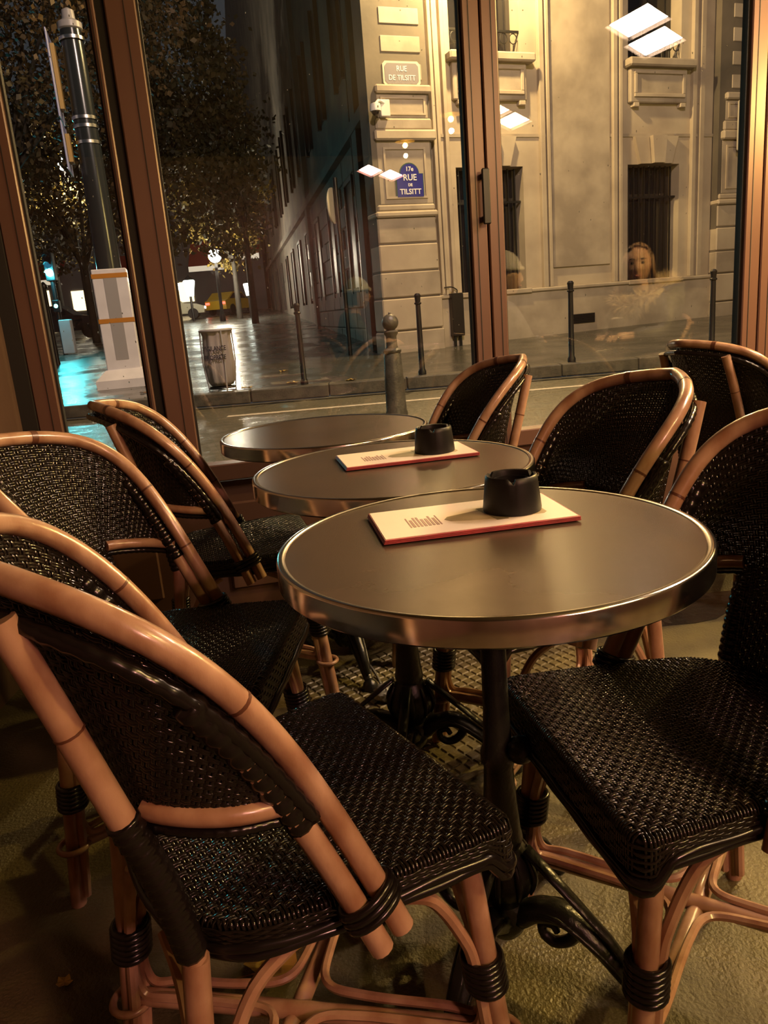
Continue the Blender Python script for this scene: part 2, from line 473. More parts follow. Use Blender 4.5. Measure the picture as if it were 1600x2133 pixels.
def make_table(label):
    R = 0.30
    t = thing('bistro_table', label, 'table', group='round bistro tables')
    b = MB()
    b.lathe([(0.0001, 0.702), (R - 0.012, 0.702), (R - 0.012, 0.7285), (0.0001, 0.7285)], 96, caps=False)
    b.build('table_top', M['top'], t, smooth=True)
    b = MB()
    b.lathe([(R - 0.014, 0.694), (R - 0.003, 0.694), (R, 0.697), (R, 0.7265), (R - 0.0012, 0.7292), (R - 0.004, 0.7308), (R - 0.008, 0.7305), (R - 0.0125, 0.7285), (R - 0.014, 0.727), (R - 0.014, 0.694)], 128, caps=False)
    b.build('rim', M['rim'], t, smooth=True)
    b = MB(); b.bbox(-0.13, 0.13, -0.018, 0.018, 0.684, 0.702, 0.004); b.build('support_bar', M['iron'], t)
    b = MB(); b.bbox(-0.018, 0.018, -0.13, 0.13, 0.684, 0.7015, 0.004); b.build('support_bar', M['iron'], t)
    b = MB()
    prof = [(0.034, 0.684), (0.034, 0.66), (0.022, 0.645), (0.0185, 0.60), (0.0195, 0.46), (0.022, 0.40), (0.027, 0.385), (0.027, 0.372), (0.0225, 0.36),
            (0.026, 0.30), (0.030, 0.25), (0.033, 0.232), (0.030, 0.222), (0.040, 0.205), (0.050, 0.182), (0.052, 0.165), (0.046, 0.145), (0.032, 0.130), (0.030, 0.118),
            (0.038, 0.105), (0.040, 0.085), (0.030, 0.062), (0.022, 0.052)]
    b.lathe(prof, 28); b.build('column', M['iron'], t, smooth=True)
    b = MB(); b.ball((0.032, -0.018, 0.395), (0.022, 0.022, 0.022), 12, 8); b.build('clamp_knob', M['iron'], t, smooth='all')
    for k in range(10):
        a = k * math.pi / 5
        b = MB()
        p = [(0.0385 * math.cos(a), 0.0385 * math.sin(a), 0.212), (0.0515 * math.cos(a), 0.0515 * math.sin(a), 0.185), (0.0535 * math.cos(a), 0.0535 * math.sin(a), 0.165), (0.047 * math.cos(a), 0.047 * math.sin(a), 0.142)]
        b.tube(spline(p, 9), [0.002, 0.004, 0.005, 0.006, 0.006, 0.006, 0.005, 0.004, 0.002], 6)
        b.build('acanthus_rib', M['iron'], t, smooth='all')
    for k in range(4):
        a = math.radians(-33 + 90 * k)
        c, s = math.cos(a), math.sin(a)
        Rm = np.array([[c, -s, 0], [s, c, 0], [0, 0, 1]])
        leg = MB()
        path = spline([(0.030, 0, 0.095), (0.060, 0, 0.118), (0.105, 0, 0.122), (0.155, 0, 0.090), (0.195, 0, 0.050), (0.228, 0, 0.026)], 26) @ Rm.T
        leg.tube(path, np.interp(np.linspace(0, 1, len(path)), [0, 0.25, 0.6, 1], [0.026, 0.024, 0.019, 0.013]), 10, flat=0.75)
        lo = leg.build('foot_leg', M['iron'], t, smooth='all')
        b = MB()
        p = np.array([(0.040, 0, 0.222), (0.10, 0, 0.170), (0.17, 0, 0.108), (0.222, 0, 0.048)]) @ Rm.T
        b.tube(p, [0.013, 0.012, 0.010, 0.006], 8, flat=0.45); b.build('brace_fin', M['iron'], lo, smooth='all')
        for sg in (-1, 1):
            b = MB()
            p = spline([(0.05, 0.016 * sg, 0.118), (0.095, 0.021 * sg, 0.128), (0.145, 0.019 * sg, 0.100), (0.20, 0.012 * sg, 0.052)], 14) @ Rm.T
            b.tube(p, np.linspace(0.006, 0.003, len(p)), 6); b.build('scroll_rib', M['iron'], lo, smooth='all')
        b = MB()
        p = spline([(0.125, 0, 0.108), (0.108, 0, 0.080), (0.085, 0, 0.066), (0.066, 0, 0.074), (0.064, 0, 0.092), (0.080, 0, 0.097), (0.088, 0, 0.086)], 28) @ Rm.T
        b.tube(p, np.linspace(0.011, 0.006, len(p)), 7); b.build('volute', M['iron'], lo, smooth='all')
        b = MB(); b.lathe([(0.010, 0.0), (0.022, 0.001), (0.024, 0.010), (0.020, 0.026), (0.010, 0.036), (0.001, 0.040)], 14, (0.232 * c, 0.232 * s, 0)); b.build('foot', M['iron'], lo, smooth=True)
    return t

TABLES = [((0.1441, 1.0438), 'front round bistro table with metal rim, ashtray and menu, nearest the camera'),
          ((0.0266, 1.6185), 'middle round bistro table with metal rim, ashtray and menu, second from the camera'),
          ((-0.1533, 2.2222), 'bare round bistro table with metal rim, farthest back against the window')]
t0 = make_table(TABLES[0][1])
tables = [t0]
for i, (p, lab) in enumerate(TABLES):
    t = t0 if i == 0 else copy_tree(t0)
    t.location = (p[0], p[1], 0); t['label'] = lab; t.rotation_euler = (0, 0, (0, 0.35, 0.9)[i])
    if i: tables.append(t)

# ------------------------------------------------------------------ menus and ashtrays
def make_menu(label):
    t = thing('menu_card', label, 'menu', group='menu cards on the tables')
    L, Wd = 0.295, 0.160
    for k in range(3):
        b = MB(); b.bbox(-L / 2 + 0.001 * k, L / 2, -Wd / 2, Wd / 2, 0.0 + 0.0022 * k, 0.0020 + 0.0022 * k, 0.0006); b.build('page', M['menu_edge'], t)
    b = MB(); b.box(-L / 2 + 0.004, L / 2 - 0.003, -Wd / 2 + 0.004, Wd / 2 - 0.003, 0.0064, 0.0071); cov = b.build('cover', M['menu'], t)
    # printed bottle lying along the cover
    out = [(-0.062, 0.0), (-0.055, 0.012), (-0.030, 0.020), (-0.005, 0.027), (0.030, 0.030), (0.085, 0.030), (0.092, 0.022), (0.092, -0.022), (0.085, -0.030), (0.030, -0.030), (-0.005, -0.027), (-0.030, -0.020), (-0.055, -0.012)]
    b = MB(); b.prism([(x + 0.02, y - 0.012) for x, y in out], 0.0071, 0.0075); b.build('bottle_print', M['menu_olive'], cov)
    b = MB(); b.prism([(0.018, 0.026), (0.036, 0.026), (0.048, -0.048), (0.030, -0.048)], 0.0075, 0.0078); b.build('band_print', M['menu_band'], cov)
    x = -0.098
    rr = random.Random(3)
    b = MB()
    while x < -0.050:
        w = rr.choice((0.0020, 0.0032, 0.0042)); y1 = rr.choice((0.006, 0.018, 0.018))
        b.box(x, x + w, -0.034, y1, 0.0071, 0.0075); x += w + 0.0022
    b.build('text_print', M['menu_ink'], cov)
    return t

def make_ashtray(label):
    t = thing('ashtray', label, 'ashtray', group='black ashtrays on the menus')
    n = 60
    th = np.arange(n) * 2 * np.pi / n
    notch = np.zeros(n)
    for a in (math.radians(262), math.radians(22), math.radians(142)):
        d = np.abs((th - a + np.pi) % (2 * np.pi) - np.pi)
        notch = np.maximum(notch, np.clip(1 - d / 0.10, 0, 1))
    rings = [(0.0445, 0.0), (0.0450, 0.004), (0.0405, 0.046), (0.0395, 0.0535), (0.0375, 0.0555), (0.0345, 0.0545), (0.0335, 0.050), (0.0320, 0.020), (0.0, 0.018)]
    V = []; F = []
    for i, (r, z) in enumerate(rings):
        zz = z - (notch * 0.013 if 3 <= i <= 6 else 0) * (1 if i > 2 else 0)
        V.append(np.stack([r * np.cos(th), r * np.sin(th), zz + 0 * th], -1))
    V = np.concatenate(V)
    k = len(rings)
    F = [(i * n + j, i * n + (j + 1) % n, (i + 1) * n + (j + 1) % n, (i + 1) * n + j) for i in range(k - 1) for j in range(n)]
    F.append(tuple(range(n))[::-1])
    b = MB(); b.add(V, F); b.build('body', M['ash'], t, smooth=True)
    b = MB(); b.lathe([(0.0285, 0.020), (0.0285, 0.0475), (0.0265, 0.0475), (0.0265, 0.021)], 40, caps=False); b.build('inner_cup', M['ash'], t, smooth=True)
    return t

m1 = make_menu('pale menu card with red edge under the ashtray on the front table')
m1.location = (0.130, 1.138, 0.7306); m1.rotation_euler = (0, 0, math.radians(8.5))
m2 = copy_tree(m1); m2['label'] = 'pale menu card with red edge under the ashtray on the middle table'
m2.location = (0.058, 1.690, 0.7306); m2.rotation_euler = (0, 0, math.radians(10.5))
s1 = make_ashtray('black notched ashtray standing on the front table menu')
s1.location = (0.198, 1.146, 0.7386)
s2 = copy_tree(s1); s2['label'] = 'black notched ashtray standing on the middle table menu'
s2.location = (0.124, 1.690, 0.7386)

# ================================================================== RATTAN CHAIRS
HP = bez((0.035, 0.218, 0.407), (-0.085, 0.140, 0.759), (-0.189, 0.348, 0.854), (-0.323, 0, 0.872), 33)
HOOP = np.concatenate([HP, HP[::-1][1:] * arr(1, -1, 1)])

def along(P, t):
    """point on polyline P at fractions t of its length"""
    d = np.r_[0, np.cumsum(np.linalg.norm(np.diff(P, axis=0), axis=1))]
    q = np.asarray(t) * d[-1]
    return np.stack([np.interp(q, d, P[:, i]) for i in range(3)], -1)

def strand(path, nor, w, h):
    """flattened six-sided strand that follows a path with given normals"""
    T = np.gradient(path, axis=0); T /= np.linalg.norm(T, axis=1)[:, None] + 1e-12
    B = np.cross(T, nor); B /= np.linalg.norm(B, axis=1)[:, None] + 1e-12
    N = np.cross(B, T)
    V = []
    for a, c in ((0.5, 0.0), (0.28, 0.5), (-0.28, 0.5), (-0.5, 0.0), (-0.28, -0.5), (0.28, -0.5)):
        V.append(path + B * (a * w) + N * (c * h))
    k = len(path)
    V = np.stack(V, 1).reshape(-1, 3)
    i = np.arange(k - 1)[:, None]; j = np.arange(6)[None]
    F = np.stack([i * 6 + j, i * 6 + (j + 1) % 6, (i + 1) * 6 + (j + 1) % 6, (i + 1) * 6 + j], -1).reshape(-1, 4)
    return V, F

def chaikin(P, it=2):
    P = np.asarray(P, float)
    for _ in range(it):
        Q = np.roll(P, -1, 0)
        P = np.stack([0.75 * P + 0.25 * Q, 0.25 * P + 0.75 * Q], 1).reshape(-1, 2)
    return P

class Weave:
    def __init__(self):
        self.v = []; self.f = []; self.n = 0
    def add(self, V, F):
        self.v.append(V); self.f.append(F + self.n); self.n += len(V)
    def build(self, name, m, parent):
        me = bpy.data.meshes.new(name)
        V = np.concatenate(self.v); F = np.concatenate(self.f)
        me.vertices.add(len(V)); me.vertices.foreach_set('co', V.ravel())
        me.loops.add(F.size); me.loops.foreach_set('vertex_index', F.ravel().astype(np.int32))
        me.polygons.add(len(F)); me.polygons.foreach_set('loop_start', np.arange(len(F), dtype=np.int32) * 4)
        me.polygons.foreach_set('use_smooth', np.ones(len(F), bool))
        me.update(calc_edges=True); me.validate()
        me.materials.append(m)
        return link(name, me, parent, kind='stuff')

SEAT_Z = 0.458
OUT = chaikin([(0.199, 0.188), (0.199, -0.188), (0.194, -0.203), (0.178, -0.205), (-0.085, -0.176), (-0.150, -0.135), (-0.176, -0.05), (-0.176, 0.05), (-0.150, 0.135), (-0.085, 0.176), (0.178, 0.205), (0.194, 0.203)], 2)

def seg_in(poly, axis, val):
    """interval of the line (coordinate axis fixed at val) inside a convex polygon"""
    o = 1 - axis
    A = poly; B = np.roll(poly, -1, 0)
    hit = []
    for a, b in zip(A, B):
        if (a[axis] - val) * (b[axis] - val) < 0:
            t = (val - a[axis]) / (b[axis] - a[axis]); hit.append(a[o] + t * (b[o] - a[o]))
    return (min(hit), max(hit)) if len(hit) >= 2 else None

def offset_loop(poly, d):
    P = poly; T = np.roll(P, -1, 0) - np.roll(P, 1, 0)
    T /= np.linalg.norm(T, axis=1)[:, None]
    N = np.stack([T[:, 1], -T[:, 0]], -1)
    if (N[0] @ P[0]) < 0: N = -N
    return P + N * d

def apron_depth(x):
    """the apron is shallow at the sides and deep at the front edge"""
    t = np.clip((np.asarray(x, float) - 0.160) / 0.030, 0, 1)
    return 0.016 + 0.030 * t * t * (3 - 2 * t)

def seat_weave():
    W = Weave()
    p = 0.0098; amp = 0.0014; rr = 0.009
    for axis in (1, 0):                       # axis 1: strands run along x at fixed y; axis 0: along y at fixed x
        lim = 0.21
        k0 = int(lim / p) + 1
        for j in range(-k0, k0 + 1):
            for sub in (-1, 1):
                val = j * p + sub * p * 0.24
                seg = seg_in(OUT, axis, val)
                if seg is None: continue
                a, c = seg
                if c - a < 0.02: continue
                ts = np.arange(math.ceil(a / (p / 2)), math.floor(c / (p / 2)) + 1) * (p / 2)
                ts = np.r_[a, ts[(ts > a + 0.001) & (ts < c - 0.001)], c]
                off = amp * np.cos(np.pi * ts / p + np.pi * j) * (1 if axis == 1 else -1)
                dish = -0.007 * np.clip(1 - (ts / 0.2) ** 2, 0, 1) * max(0.0, 1 - (val / 0.2) ** 2)
                z = SEAT_Z + off + dish
                nn = np.tile([0, 0, 1.0], (len(ts), 1))
                th = np.array([0.4, 0.95, 1.571])
                def edge(e, sg):
                    dep = float(apron_depth(e if axis == 1 else val))
                    x = e + sg * rr * np.sin(th); zz = SEAT_Z - rr * (1 - np.cos(th))
                    n_ = np.stack([sg * np.sin(th), 0 * th, np.cos(th)], -1)
                    q = np.linspace(rr, rr + dep, 5)[1:]
                    x = np.r_[x, np.full(4, x[-1])]; zz = np.r_[zz, SEAT_Z - q]
                    n_ = np.r_[n_, np.repeat(n_[-1:], 4, 0)]
                    return x, zz, n_
                x1, z1, n1 = edge(a, -1); x2, z2, n2 = edge(c, 1)
                X = np.r_[x1[::-1], ts, x2]; Z = np.r_[z1[::-1], z, z2]; NN = np.r_[n1[::-1], nn, n2]
                if axis == 1:
                    P = np.stack([X, 0 * X + val, Z], -1)
                else:
                    P = np.stack([0 * X + val, X, Z], -1); NN = NN[:, [1, 0, 2]]
                W.add(*strand(P, NN, 0.0046, 0.0024))
    # dark liner under the rolled edge
    ths = np.linspace(-0.1, 1.571, 6)
    rings = [np.c_[offset_loop(OUT, (rr - 0.003) * math.sin(max(a, 0)) - (0.012 if a < 0 else 0)), np.full(len(OUT), SEAT_Z - 0.003 - (rr - 0.003) * (1 - math.cos(max(a, 0))))] for a in ths]
    L = offset_loop(OUT, rr - 0.003)
    rings.append(np.c_[L, SEAT_Z - rr - apron_depth(OUT[:, 0])])
    n = len(OUT); i = np.arange(len(rings) - 1)[:, None]; j = np.arange(n)[None]
    F = np.stack([i * n + j, i * n + (j + 1) % n, (i + 1) * n + (j + 1) % n, (i + 1) * n + j], -1).reshape(-1, 4)
    W.add(np.concatenate(rings), F)
    # strands round the apron
    for q in range(5):
        L = offset_loop(OUT, rr + 0.0006)
        zz = SEAT_Z - 0.009 - apron_depth(OUT[:, 0]) * (q + 0.3) / 5.0
        L3 = np.c_[np.r_[L, L[:1]], np.r_[zz, zz[:1]]]
        n = 220
        P = along(L3, np.linspace(0, 1, n))
        T = np.gradient(P, axis=0); NN = np.stack([T[:, 1], -T[:, 0], 0 * T[:, 0]], -1)
        if NN[0, :2] @ P[0, :2] < 0: NN = -NN
        NN /= np.linalg.norm(NN, axis=1)[:, None]
        P = P + NN * (0.0012 * np.cos(np.pi * np.arange(n) / 2 + np.pi * (q % 2)))[:, None]
        W.add(*strand(P, NN, 0.0050, 0.0024))
    return W

RAIL_H = along(spline([(-0.062, 0.203, 0.598), (-0.130, 0.194, 0.608), (-0.189, 0.150, 0.617), (-0.203, 0.080, 0.618), (-0.205, 0.0, 0.618)], 40), np.linspace(0, 1, 33))
RAIL = np.concatenate([RAIL_H, RAIL_H[::-1][1:] * arr(1, -1, 1)])

def hoop_from(z):
    i = int(np.argmax(HP[:, 2] > z))
    h = HP[i:]
    return np.concatenate([h, h[::-1][1:] * arr(1, -1, 1)])

def panel_weave(W, LOW, TOP, nu, nv, belly=0.0, u_lo=0.012, u_hi=0.988):
    def S(u, v):
        a = along(LOW, u); c = along(TOP, u)
        P = a * (1 - v)[:, None] + c * v[:, None]
        d = P * arr(1, 1, 0) - arr(0.06, 0, 0); d /= np.linalg.norm(d, axis=1)[:, None] + 1e-9
        return P + d * (belly * np.sin(np.pi * v) * np.sin(np.pi * u))[:, None]
    def nrm(u, v):
        e = 1e-3
        du = S(np.clip(u + e, 0, 1), v) - S(np.clip(u - e, 0, 1), v)
        dv = S(u, np.clip(v + e, 0, 1)) - S(u, np.clip(v - e, 0, 1))
        n = np.cross(du, dv); n /= np.linalg.norm(n, axis=1)[:, None] + 1e-12
        return n
    amp = 0.0014
    for j in range(1, nu):
        for sub in (-1, 1):
            u0 = (j + sub * 0.24) / nu
            if u0 < u_lo or u0 > u_hi: continue
            v = np.linspace(0, 1, nv * 2 + 1)
            u = np.full_like(v, u0)
            P = S(u, v); n = nrm(u, v)
            P = P + n * (amp * np.cos(np.pi * v * nv + np.pi * j))[:, None]
            W.add(*strand(P, n, 0.0046, 0.0024))
    for k in range(0, nv + 1):
        for sub in (-1, 1):
            v0 = (k + sub * 0.24) / nv
            if v0 < 0 or v0 > 1: continue
            u = np.linspace(u_lo, u_hi, nu * 2 + 1)
            v = np.full_like(u, v0)
            P = S(u, v); n = nrm(u, v)
            P = P - n * (amp * np.cos(np.pi * u * nu + np.pi * k))[:, None]
            W.add(*strand(P, n, 0.0046, 0.0024))

_d = np.r_[0, np.cumsum(np.linalg.norm(np.diff(RAIL, axis=0), axis=1))]; _d /= _d[-1]
_iy = int(np.argmax(RAIL[:, 1] < 0.148))
RF = float(_d[_iy])                                       # fraction of the rail where the rear posts stand

def back_weave():
    W = Weave()
    TOPC = hoop_from(0.60) + arr(0, 0, -0.008)
    panel_weave(W, RAIL, TOPC, 66, 26, 0.003)
    # between the rear posts the weave runs down to the seat
    up = along(RAIL, np.linspace(RF, 1 - RF, 21))
    low = up.copy(); low[:, 2] = SEAT_Z - 0.012; low[:, 0] += 0.022; low[:, 1] *= 0.97
    panel_weave(W, low, up, 32, 17, 0.0, 0.0, 1.0)
    return W

def ripple(n, r, a=0.0014, per=4.0):
    return r + a * np.sin(2 * np.pi * np.arange(n) / per)

def make_chair(label):
    t = thing('rattan_chair', label, 'chair', group='rattan bistro chairs')
    RAT, WR = M['rattan'], M['wrap']
    # --- bent hoop
    b = MB(); b.tube(HOOP, 0.0134, 14); hoop = b.build('back_hoop', RAT, t, smooth=True)
    for f0, w0, r0 in ((0.425, 0.0045, 0.0141), (0.575, 0.0045, 0.0141), (0.24, 0.0014, 0.0139), (0.76, 0.0014, 0.0139), (0.14, 0.0013, 0.0139)):
        b = MB(); b.tube(along(HOOP, [f0 - w0, f0, f0 + w0]), r0, 14); b.build('hoop_joint', M['cane_node'], hoop, smooth=True)
    # --- dark rolled border under the hoop, outside
    cen = HOOP * arr(1, 1, 0) - arr(0.02, 0, 0)
    dirv = cen / (np.linalg.norm(cen, axis=1)[:, None] + 1e-9)
    bord = HOOP + dirv * 0.010 + arr(-0.004, 0, -0.0275)
    i = int(np.argmax(HP[:, 2] > 0.60)); j = len(HOOP) - i
    seg = along(bord[i:j], np.linspace(0, 1, 160))
    b = MB(); b.tube(seg, ripple(160, 0.0080, 0.0009, 3.0), 8); b.build('woven_border', WR, t, smooth='all')
    # --- second cane beside the hoop, bound to the seat, wrapped above
    for sg in (1, -1):
        base = HP[:22] * arr(1, sg, 1) + arr(-0.0285, 0.003 * sg, -0.010)
        b = MB(); b.tube(base[:12], 0.0132, 12); cane = b.build('side_cane', RAT, t, smooth=True)
        sp = along(base[6:16], np.linspace(0, 1, 44))
        b = MB(); b.tube(sp, ripple(44, 0.0146, 0.0013, 4.0), 10); b.build('cane_wrap', WR, cane, smooth='all')
        # black loops that tie both canes to the seat
        c0 = along(HP * arr(1, sg, 1), [0.075])[0]; T0 = HP[3] - HP[2]; T0 = T0 * arr(1, sg, 1); T0 /= np.linalg.norm(T0)
        mid = c0 + arr(-0.0142, 0.0015 * sg, -0.005)
        e1 = arr(-0.0285, 0.003 * sg, -0.010); e1 -= T0 * (e1 @ T0); e1 /= np.linalg.norm(e1); e2 = np.cross(T0, e1)
        for q in range(3):
            th = np.linspace(0, 2 * np.pi, 25)[:-1]
            ring = mid + T0 * (0.010 * (q - 1)) + np.cos(th)[:, None] * e1 * 0.0325 + np.sin(th)[:, None] * e2 * 0.0195
            b = MB(); b.tube(ring, 0.0050, 6, closed=True); b.build('seat_tie', WR, cane, smooth='all')
    # --- backrest
    back_weave().build('back_weave', M['weave'], t)
    for f0, f1 in ((0.0, RF), (1 - RF, 1.0)):
        b = MB(); b.tube(along(RAIL, np.linspace(f0, f1, 14)), 0.0110, 10); rl_ = b.build('back_rail', RAT, t, smooth=True)
        r2 = along(RAIL + arr(-0.002, 0, -0.0165), np.linspace(f0, f1, 40)); b = MB(); b.tube(r2, ripple(40, 0.0058, 0.0006, 3.0), 7); b.build('rail_binding', WR, rl_, smooth='all')
    # --- rear posts and legs
    leg_top = {}
    for sg in (1, -1):
        post = spline([(-0.276, 0.147 * sg, 0.832), (-0.250, 0.154 * sg, 0.745), (-0.220, 0.157 * sg, 0.640), (-0.190, 0.157 * sg, 0.540), (-0.172, 0.156 * sg, 0.440)], 40)
        b = MB(); b.tube(post, 0.0138, 12); po = b.build('back_post', RAT, t, smooth=True)
        w = along(post, np.linspace(0.54, 0.985, 60))
        b = MB(); b.tube(w, ripple(60, 0.0158, 0.0012, 4.0), 10); b.build('post_wrap', WR, po, smooth='all')
        b = MB(); b.tube(along(post, [0.284, 0.287, 0.290]), 0.0145, 12); b.build('cane_joint', M['cane_node'], po, smooth=True)
    feet = {}
    for fx, sg in ((1, 1), (1, -1), (-1, 1), (-1, -1)):
        top = arr(0.158, 0.170 * sg, 0.425) if fx > 0 else arr(-0.171, 0.156 * sg, 0.440)
        bot = arr(0.198, 0.196 * sg, 0.0) if fx > 0 else arr(-0.212, 0.168 * sg, 0.0)
        feet[fx, sg] = (top, bot)
        P = along(np.stack([top, bot]), np.linspace(0, 1, 9))
        b = MB(); b.tube(P, 0.0145, 12); lg = b.build('leg', RAT, t, smooth=True)
        D = bot - top
        at = lambda z: top + D * ((top[2] - z) / (top[2] - bot[2]))
        c0 = at(0.235)
        th = np.linspace(0, 2 * np.pi, 21)[:-1]
        wr = MB()
        for q in range(6):
            cc = at(0.212 + 0.0085 * q)
            ring = cc + np.stack([0.0235 * np.cos(th), 0.0235 * np.sin(th), 0 * th], -1) + arr(-0.004 * fx, -0.004 * sg, 0)
            wr.tube(ring, 0.0052, 6, closed=True)
        wr.build('leg_binding', WR, lg, smooth='all')
        # two thin braces that spread to the seat rails
        for dx, dy in ((-fx, 0), (0, -sg)):
            off = arr(dx * 0.019, dy * 0.019, 0)
            if dx:
                end = arr(top[0] + dx * 0.105, top[1] + 0.010 * sg - 0.004 * sg, 0.405)
            else:
                end = arr(top[0] + 0.008 * fx, top[1] + dy * 0.095, 0.405)
            pth = spline([at(0.02) + off * 0.95, at(0.12) + off, at(0.25) + off, at(0.305) + off * 1.55, 0.45 * (at(0.36)) + 0.55 * end + arr(0, 0, -0.012), end], 30)
            b = MB(); b.tube(pth, 0.0082, 8); b.build('leg_brace', RAT, lg, smooth=True)
        b = MB()
        cc = at(0.128)
        ring = cc + np.stack([0.0265 * np.cos(th), 0.0265 * np.sin(th), 0 * th], -1)
        b.tube(ring, 0.0058, 6, closed=True); b.build('leg_clasp', RAT, lg, smooth='all')
    # --- crossed stretchers and thin canes that follow them
    def legp(k, z):
        a, c = feet[k]; return a + (c - a) * ((a[2] - z) / (a[2] - c[2]))
    for (k1, k2, z) in (((1, 1), (-1, -1), 0.128), ((1, -1), (-1, 1), 0.136)):
        b = MB(); b.tube(along(np.stack([legp(k1, z), legp(k2, z)]), np.linspace(0, 1, 7)), 0.0128, 10); b.build('cross_stretcher', RAT, t, smooth=True)
    cx = arr(-0.01, 0, 0.150)
    order = [(1, 1), (-1, 1), (-1, -1), (1, -1)]
    for i in range(4):
        k1, k2 = order[i], order[(i + 1) % 4]
        A, B = legp(k1, 0.150), legp(k2, 0.150)
        mid = (A + B) / 2; n_ = (mid - cx) * arr(1, 1, 0); n_ /= np.linalg.norm(n_)
        da = (cx - A) * arr(1, 1, 0); da /= np.linalg.norm(da); db = (cx - B) * arr(1, 1, 0); db /= np.linalg.norm(db)
        o = n_ * 0.016
        up = lambda k, z: legp(k, z) + o
        pts = [up(k1, 0.235) + da * 0.022, up(k1, 0.19) + da * 0.024, A + o + da * 0.040, A + o * 1.3 + da * 0.085, cx + o * 1.4 - da * 0.075, cx + n_ * 0.042, cx + o * 1.4 - db * 0.075, B + o * 1.3 + db * 0.085, B + o + db * 0.040, up(k2, 0.19) + db * 0.024, up(k2, 0.235) + db * 0.022]
        b = MB(); b.tube(spline(pts, 60), 0.0066, 7); b.build('stretcher_cane', RAT, t, smooth=True)
    # --- seat
    seat_weave().build('seat_weave', M['weave'], t)
    for d, dz, r in ((0.0100, 0.013, 0.0064), (0.0070, 0.0245, 0.0064)):
        L = offset_loop(OUT, d)
        zz = SEAT_Z - apron_depth(OUT[:, 0]) - dz
        P = along(np.c_[np.r_[L, L[:1]], np.r_[zz, zz[:1]]], np.linspace(0, 1, 161))[:-1]
        P[:, 2] += 0.0012 * np.sin(np.arange(160) * 0.55 + dz * 300)
        b = MB(); b.tube(P, r, 8, closed=True); b.build('seat_rail', WR, t, smooth='all')
    return t

CHAIRS = [
    (-0.160, 0.858, 31.3, 'rattan chair with black woven seat in the left foreground, its back turned to us'),
    (-0.415, 1.391, -6.1, 'rattan chair at the left edge with its lit woven backrest facing us'),
    (-0.417, 2.091, 14.6, 'rattan chair farthest back on the left, beside the wide brown window post'),
    (0.410, 0.974, 191.4, 'rattan chair in the right foreground with its woven seat at the front table'),
    (0.324, 1.561, 193.4, 'rattan chair on the right of the middle table, second from the camera'),
    (0.155, 2.369, 191.5, 'small-looking rattan chair on the right of the back table, before the middle window stile'),
    (1.299, 2.595, 17.7, 'rattan chair at the right edge seen from behind, close to the window'),
]
chair0 = make_chair(CHAIRS[0][3])
chairs = []
for i, (x, y, a, lab) in enumerate(CHAIRS):
    c = chair0 if i == 0 else copy_tree(chair0)
    c.location = (x, y, 0); c.rotation_euler = (0, 0, math.radians(a)); c['label'] = lab
    chairs.append(c)

# ------------------------------------------------------------------ things on the floor
cov = thing('access_cover', 'patterned iron access cover let into the floor under the middle table', 'cover', (0.20, 2.00, 0), math.radians(33))
b = MB(); b.bbox(-0.40, 0.40, -0.34, 0.34, -0.004, 0.004, 0.002); b.build('plate', M['cover'], cov)
b = MB()
for i in range(27):
    for j in range(23):
        x = -0.377 + i * 0.029; y = -0.319 + j * 0.029
        b.add([(x - .0125, y - .0125, .004), (x + .0125, y - .0125, .004), (x + .0125, y + .0125, .004), (x - .0125, y + .0125, .004), (x - .010, y - .010, .0075), (x + .010, y - .010, .0075), (x + .010, y + .010, .0075), (x - .010, y + .010, .0075)],
              [(4, 5, 6, 7), (0, 1, 5, 4), (1, 2, 6, 5), (2, 3, 7, 6), (3, 0, 4, 7)])
b.build('stud_pattern', M['cover'], cov, kind='stuff')
b = MB()
for q in ((-0.42, -0.403, -0.36, 0.36), (0.403, 0.42, -0.36, 0.36), (-0.403, 0.403, -0.36, -0.343), (-0.403, 0.403, 0.343, 0.36)):
    b.box(q[0], q[1], q[2], q[3], -0.004, 0.006)
b.build('cover_frame', M['cover'], cov)

def leaf_mesh(sz, seed, curl=0.02):
    r = np.random.default_rng(seed)
    n = 15
    th = np.linspace(0, 2 * np.pi, n, endpoint=False)
    rad = sz * (0.62 + 0.38 * np.abs(np.cos(2.5 * th))) * r.uniform(0.8, 1.15, n)
    V = [(0, 0, 0.004)] + [(rad[i] * math.cos(th[i]), 0.8 * rad[i] * math.sin(th[i]), 0.003 + curl * r.random()) for i in range(n)]
    F = [(0, 1 + i, 1 + (i + 1) % n) for i in range(n)]
    V2 = [(x, y, z + 0.0012) for x, y, z in V]
    F2 = [tuple(q + n + 1 for q in f) for f in F]
    Fs = [(1 + i, 1 + (i + 1) % n, n + 2 + (i + 1) % n, n + 2 + i) for i in range(n)]
    b = MB(); b.add(V + V2, [f[::-1] for f in F] + F2 + Fs)
    return b

lf = thing('fallen_leaf', 'large yellow fallen leaf on the floor behind the left foreground chair legs', 'leaf', (-0.245, 1.06, 0.0), 0.5, 'leaves on the terrace floor')
leaf_mesh(0.052, 1).build('blade', M['leaf'], lf)
b = MB(); b.tube([(-0.03, 0.0, 0.006), (-0.07, 0.012, 0.004), (-0.085, 0.02, 0.003)], 0.0013, 5); b.build('stalk', M['leaf_b'], lf)
for (x, y, sz, lab) in ((-0.60, 1.06, 0.014, 'tiny pale leaf scrap on the dark floor at the lower left, the farther one'), (-0.52, 0.92, 0.010, 'tiny pale leaf scrap on the dark floor at the lower left, the nearer one')):
    o = leaf_mesh(sz, int(sz * 1000), 0.006).build('fallen_leaf', M['leaf'], loc=(x, y, 0)); tag(o, lab, 'leaf', 'leaves on the terrace floor')

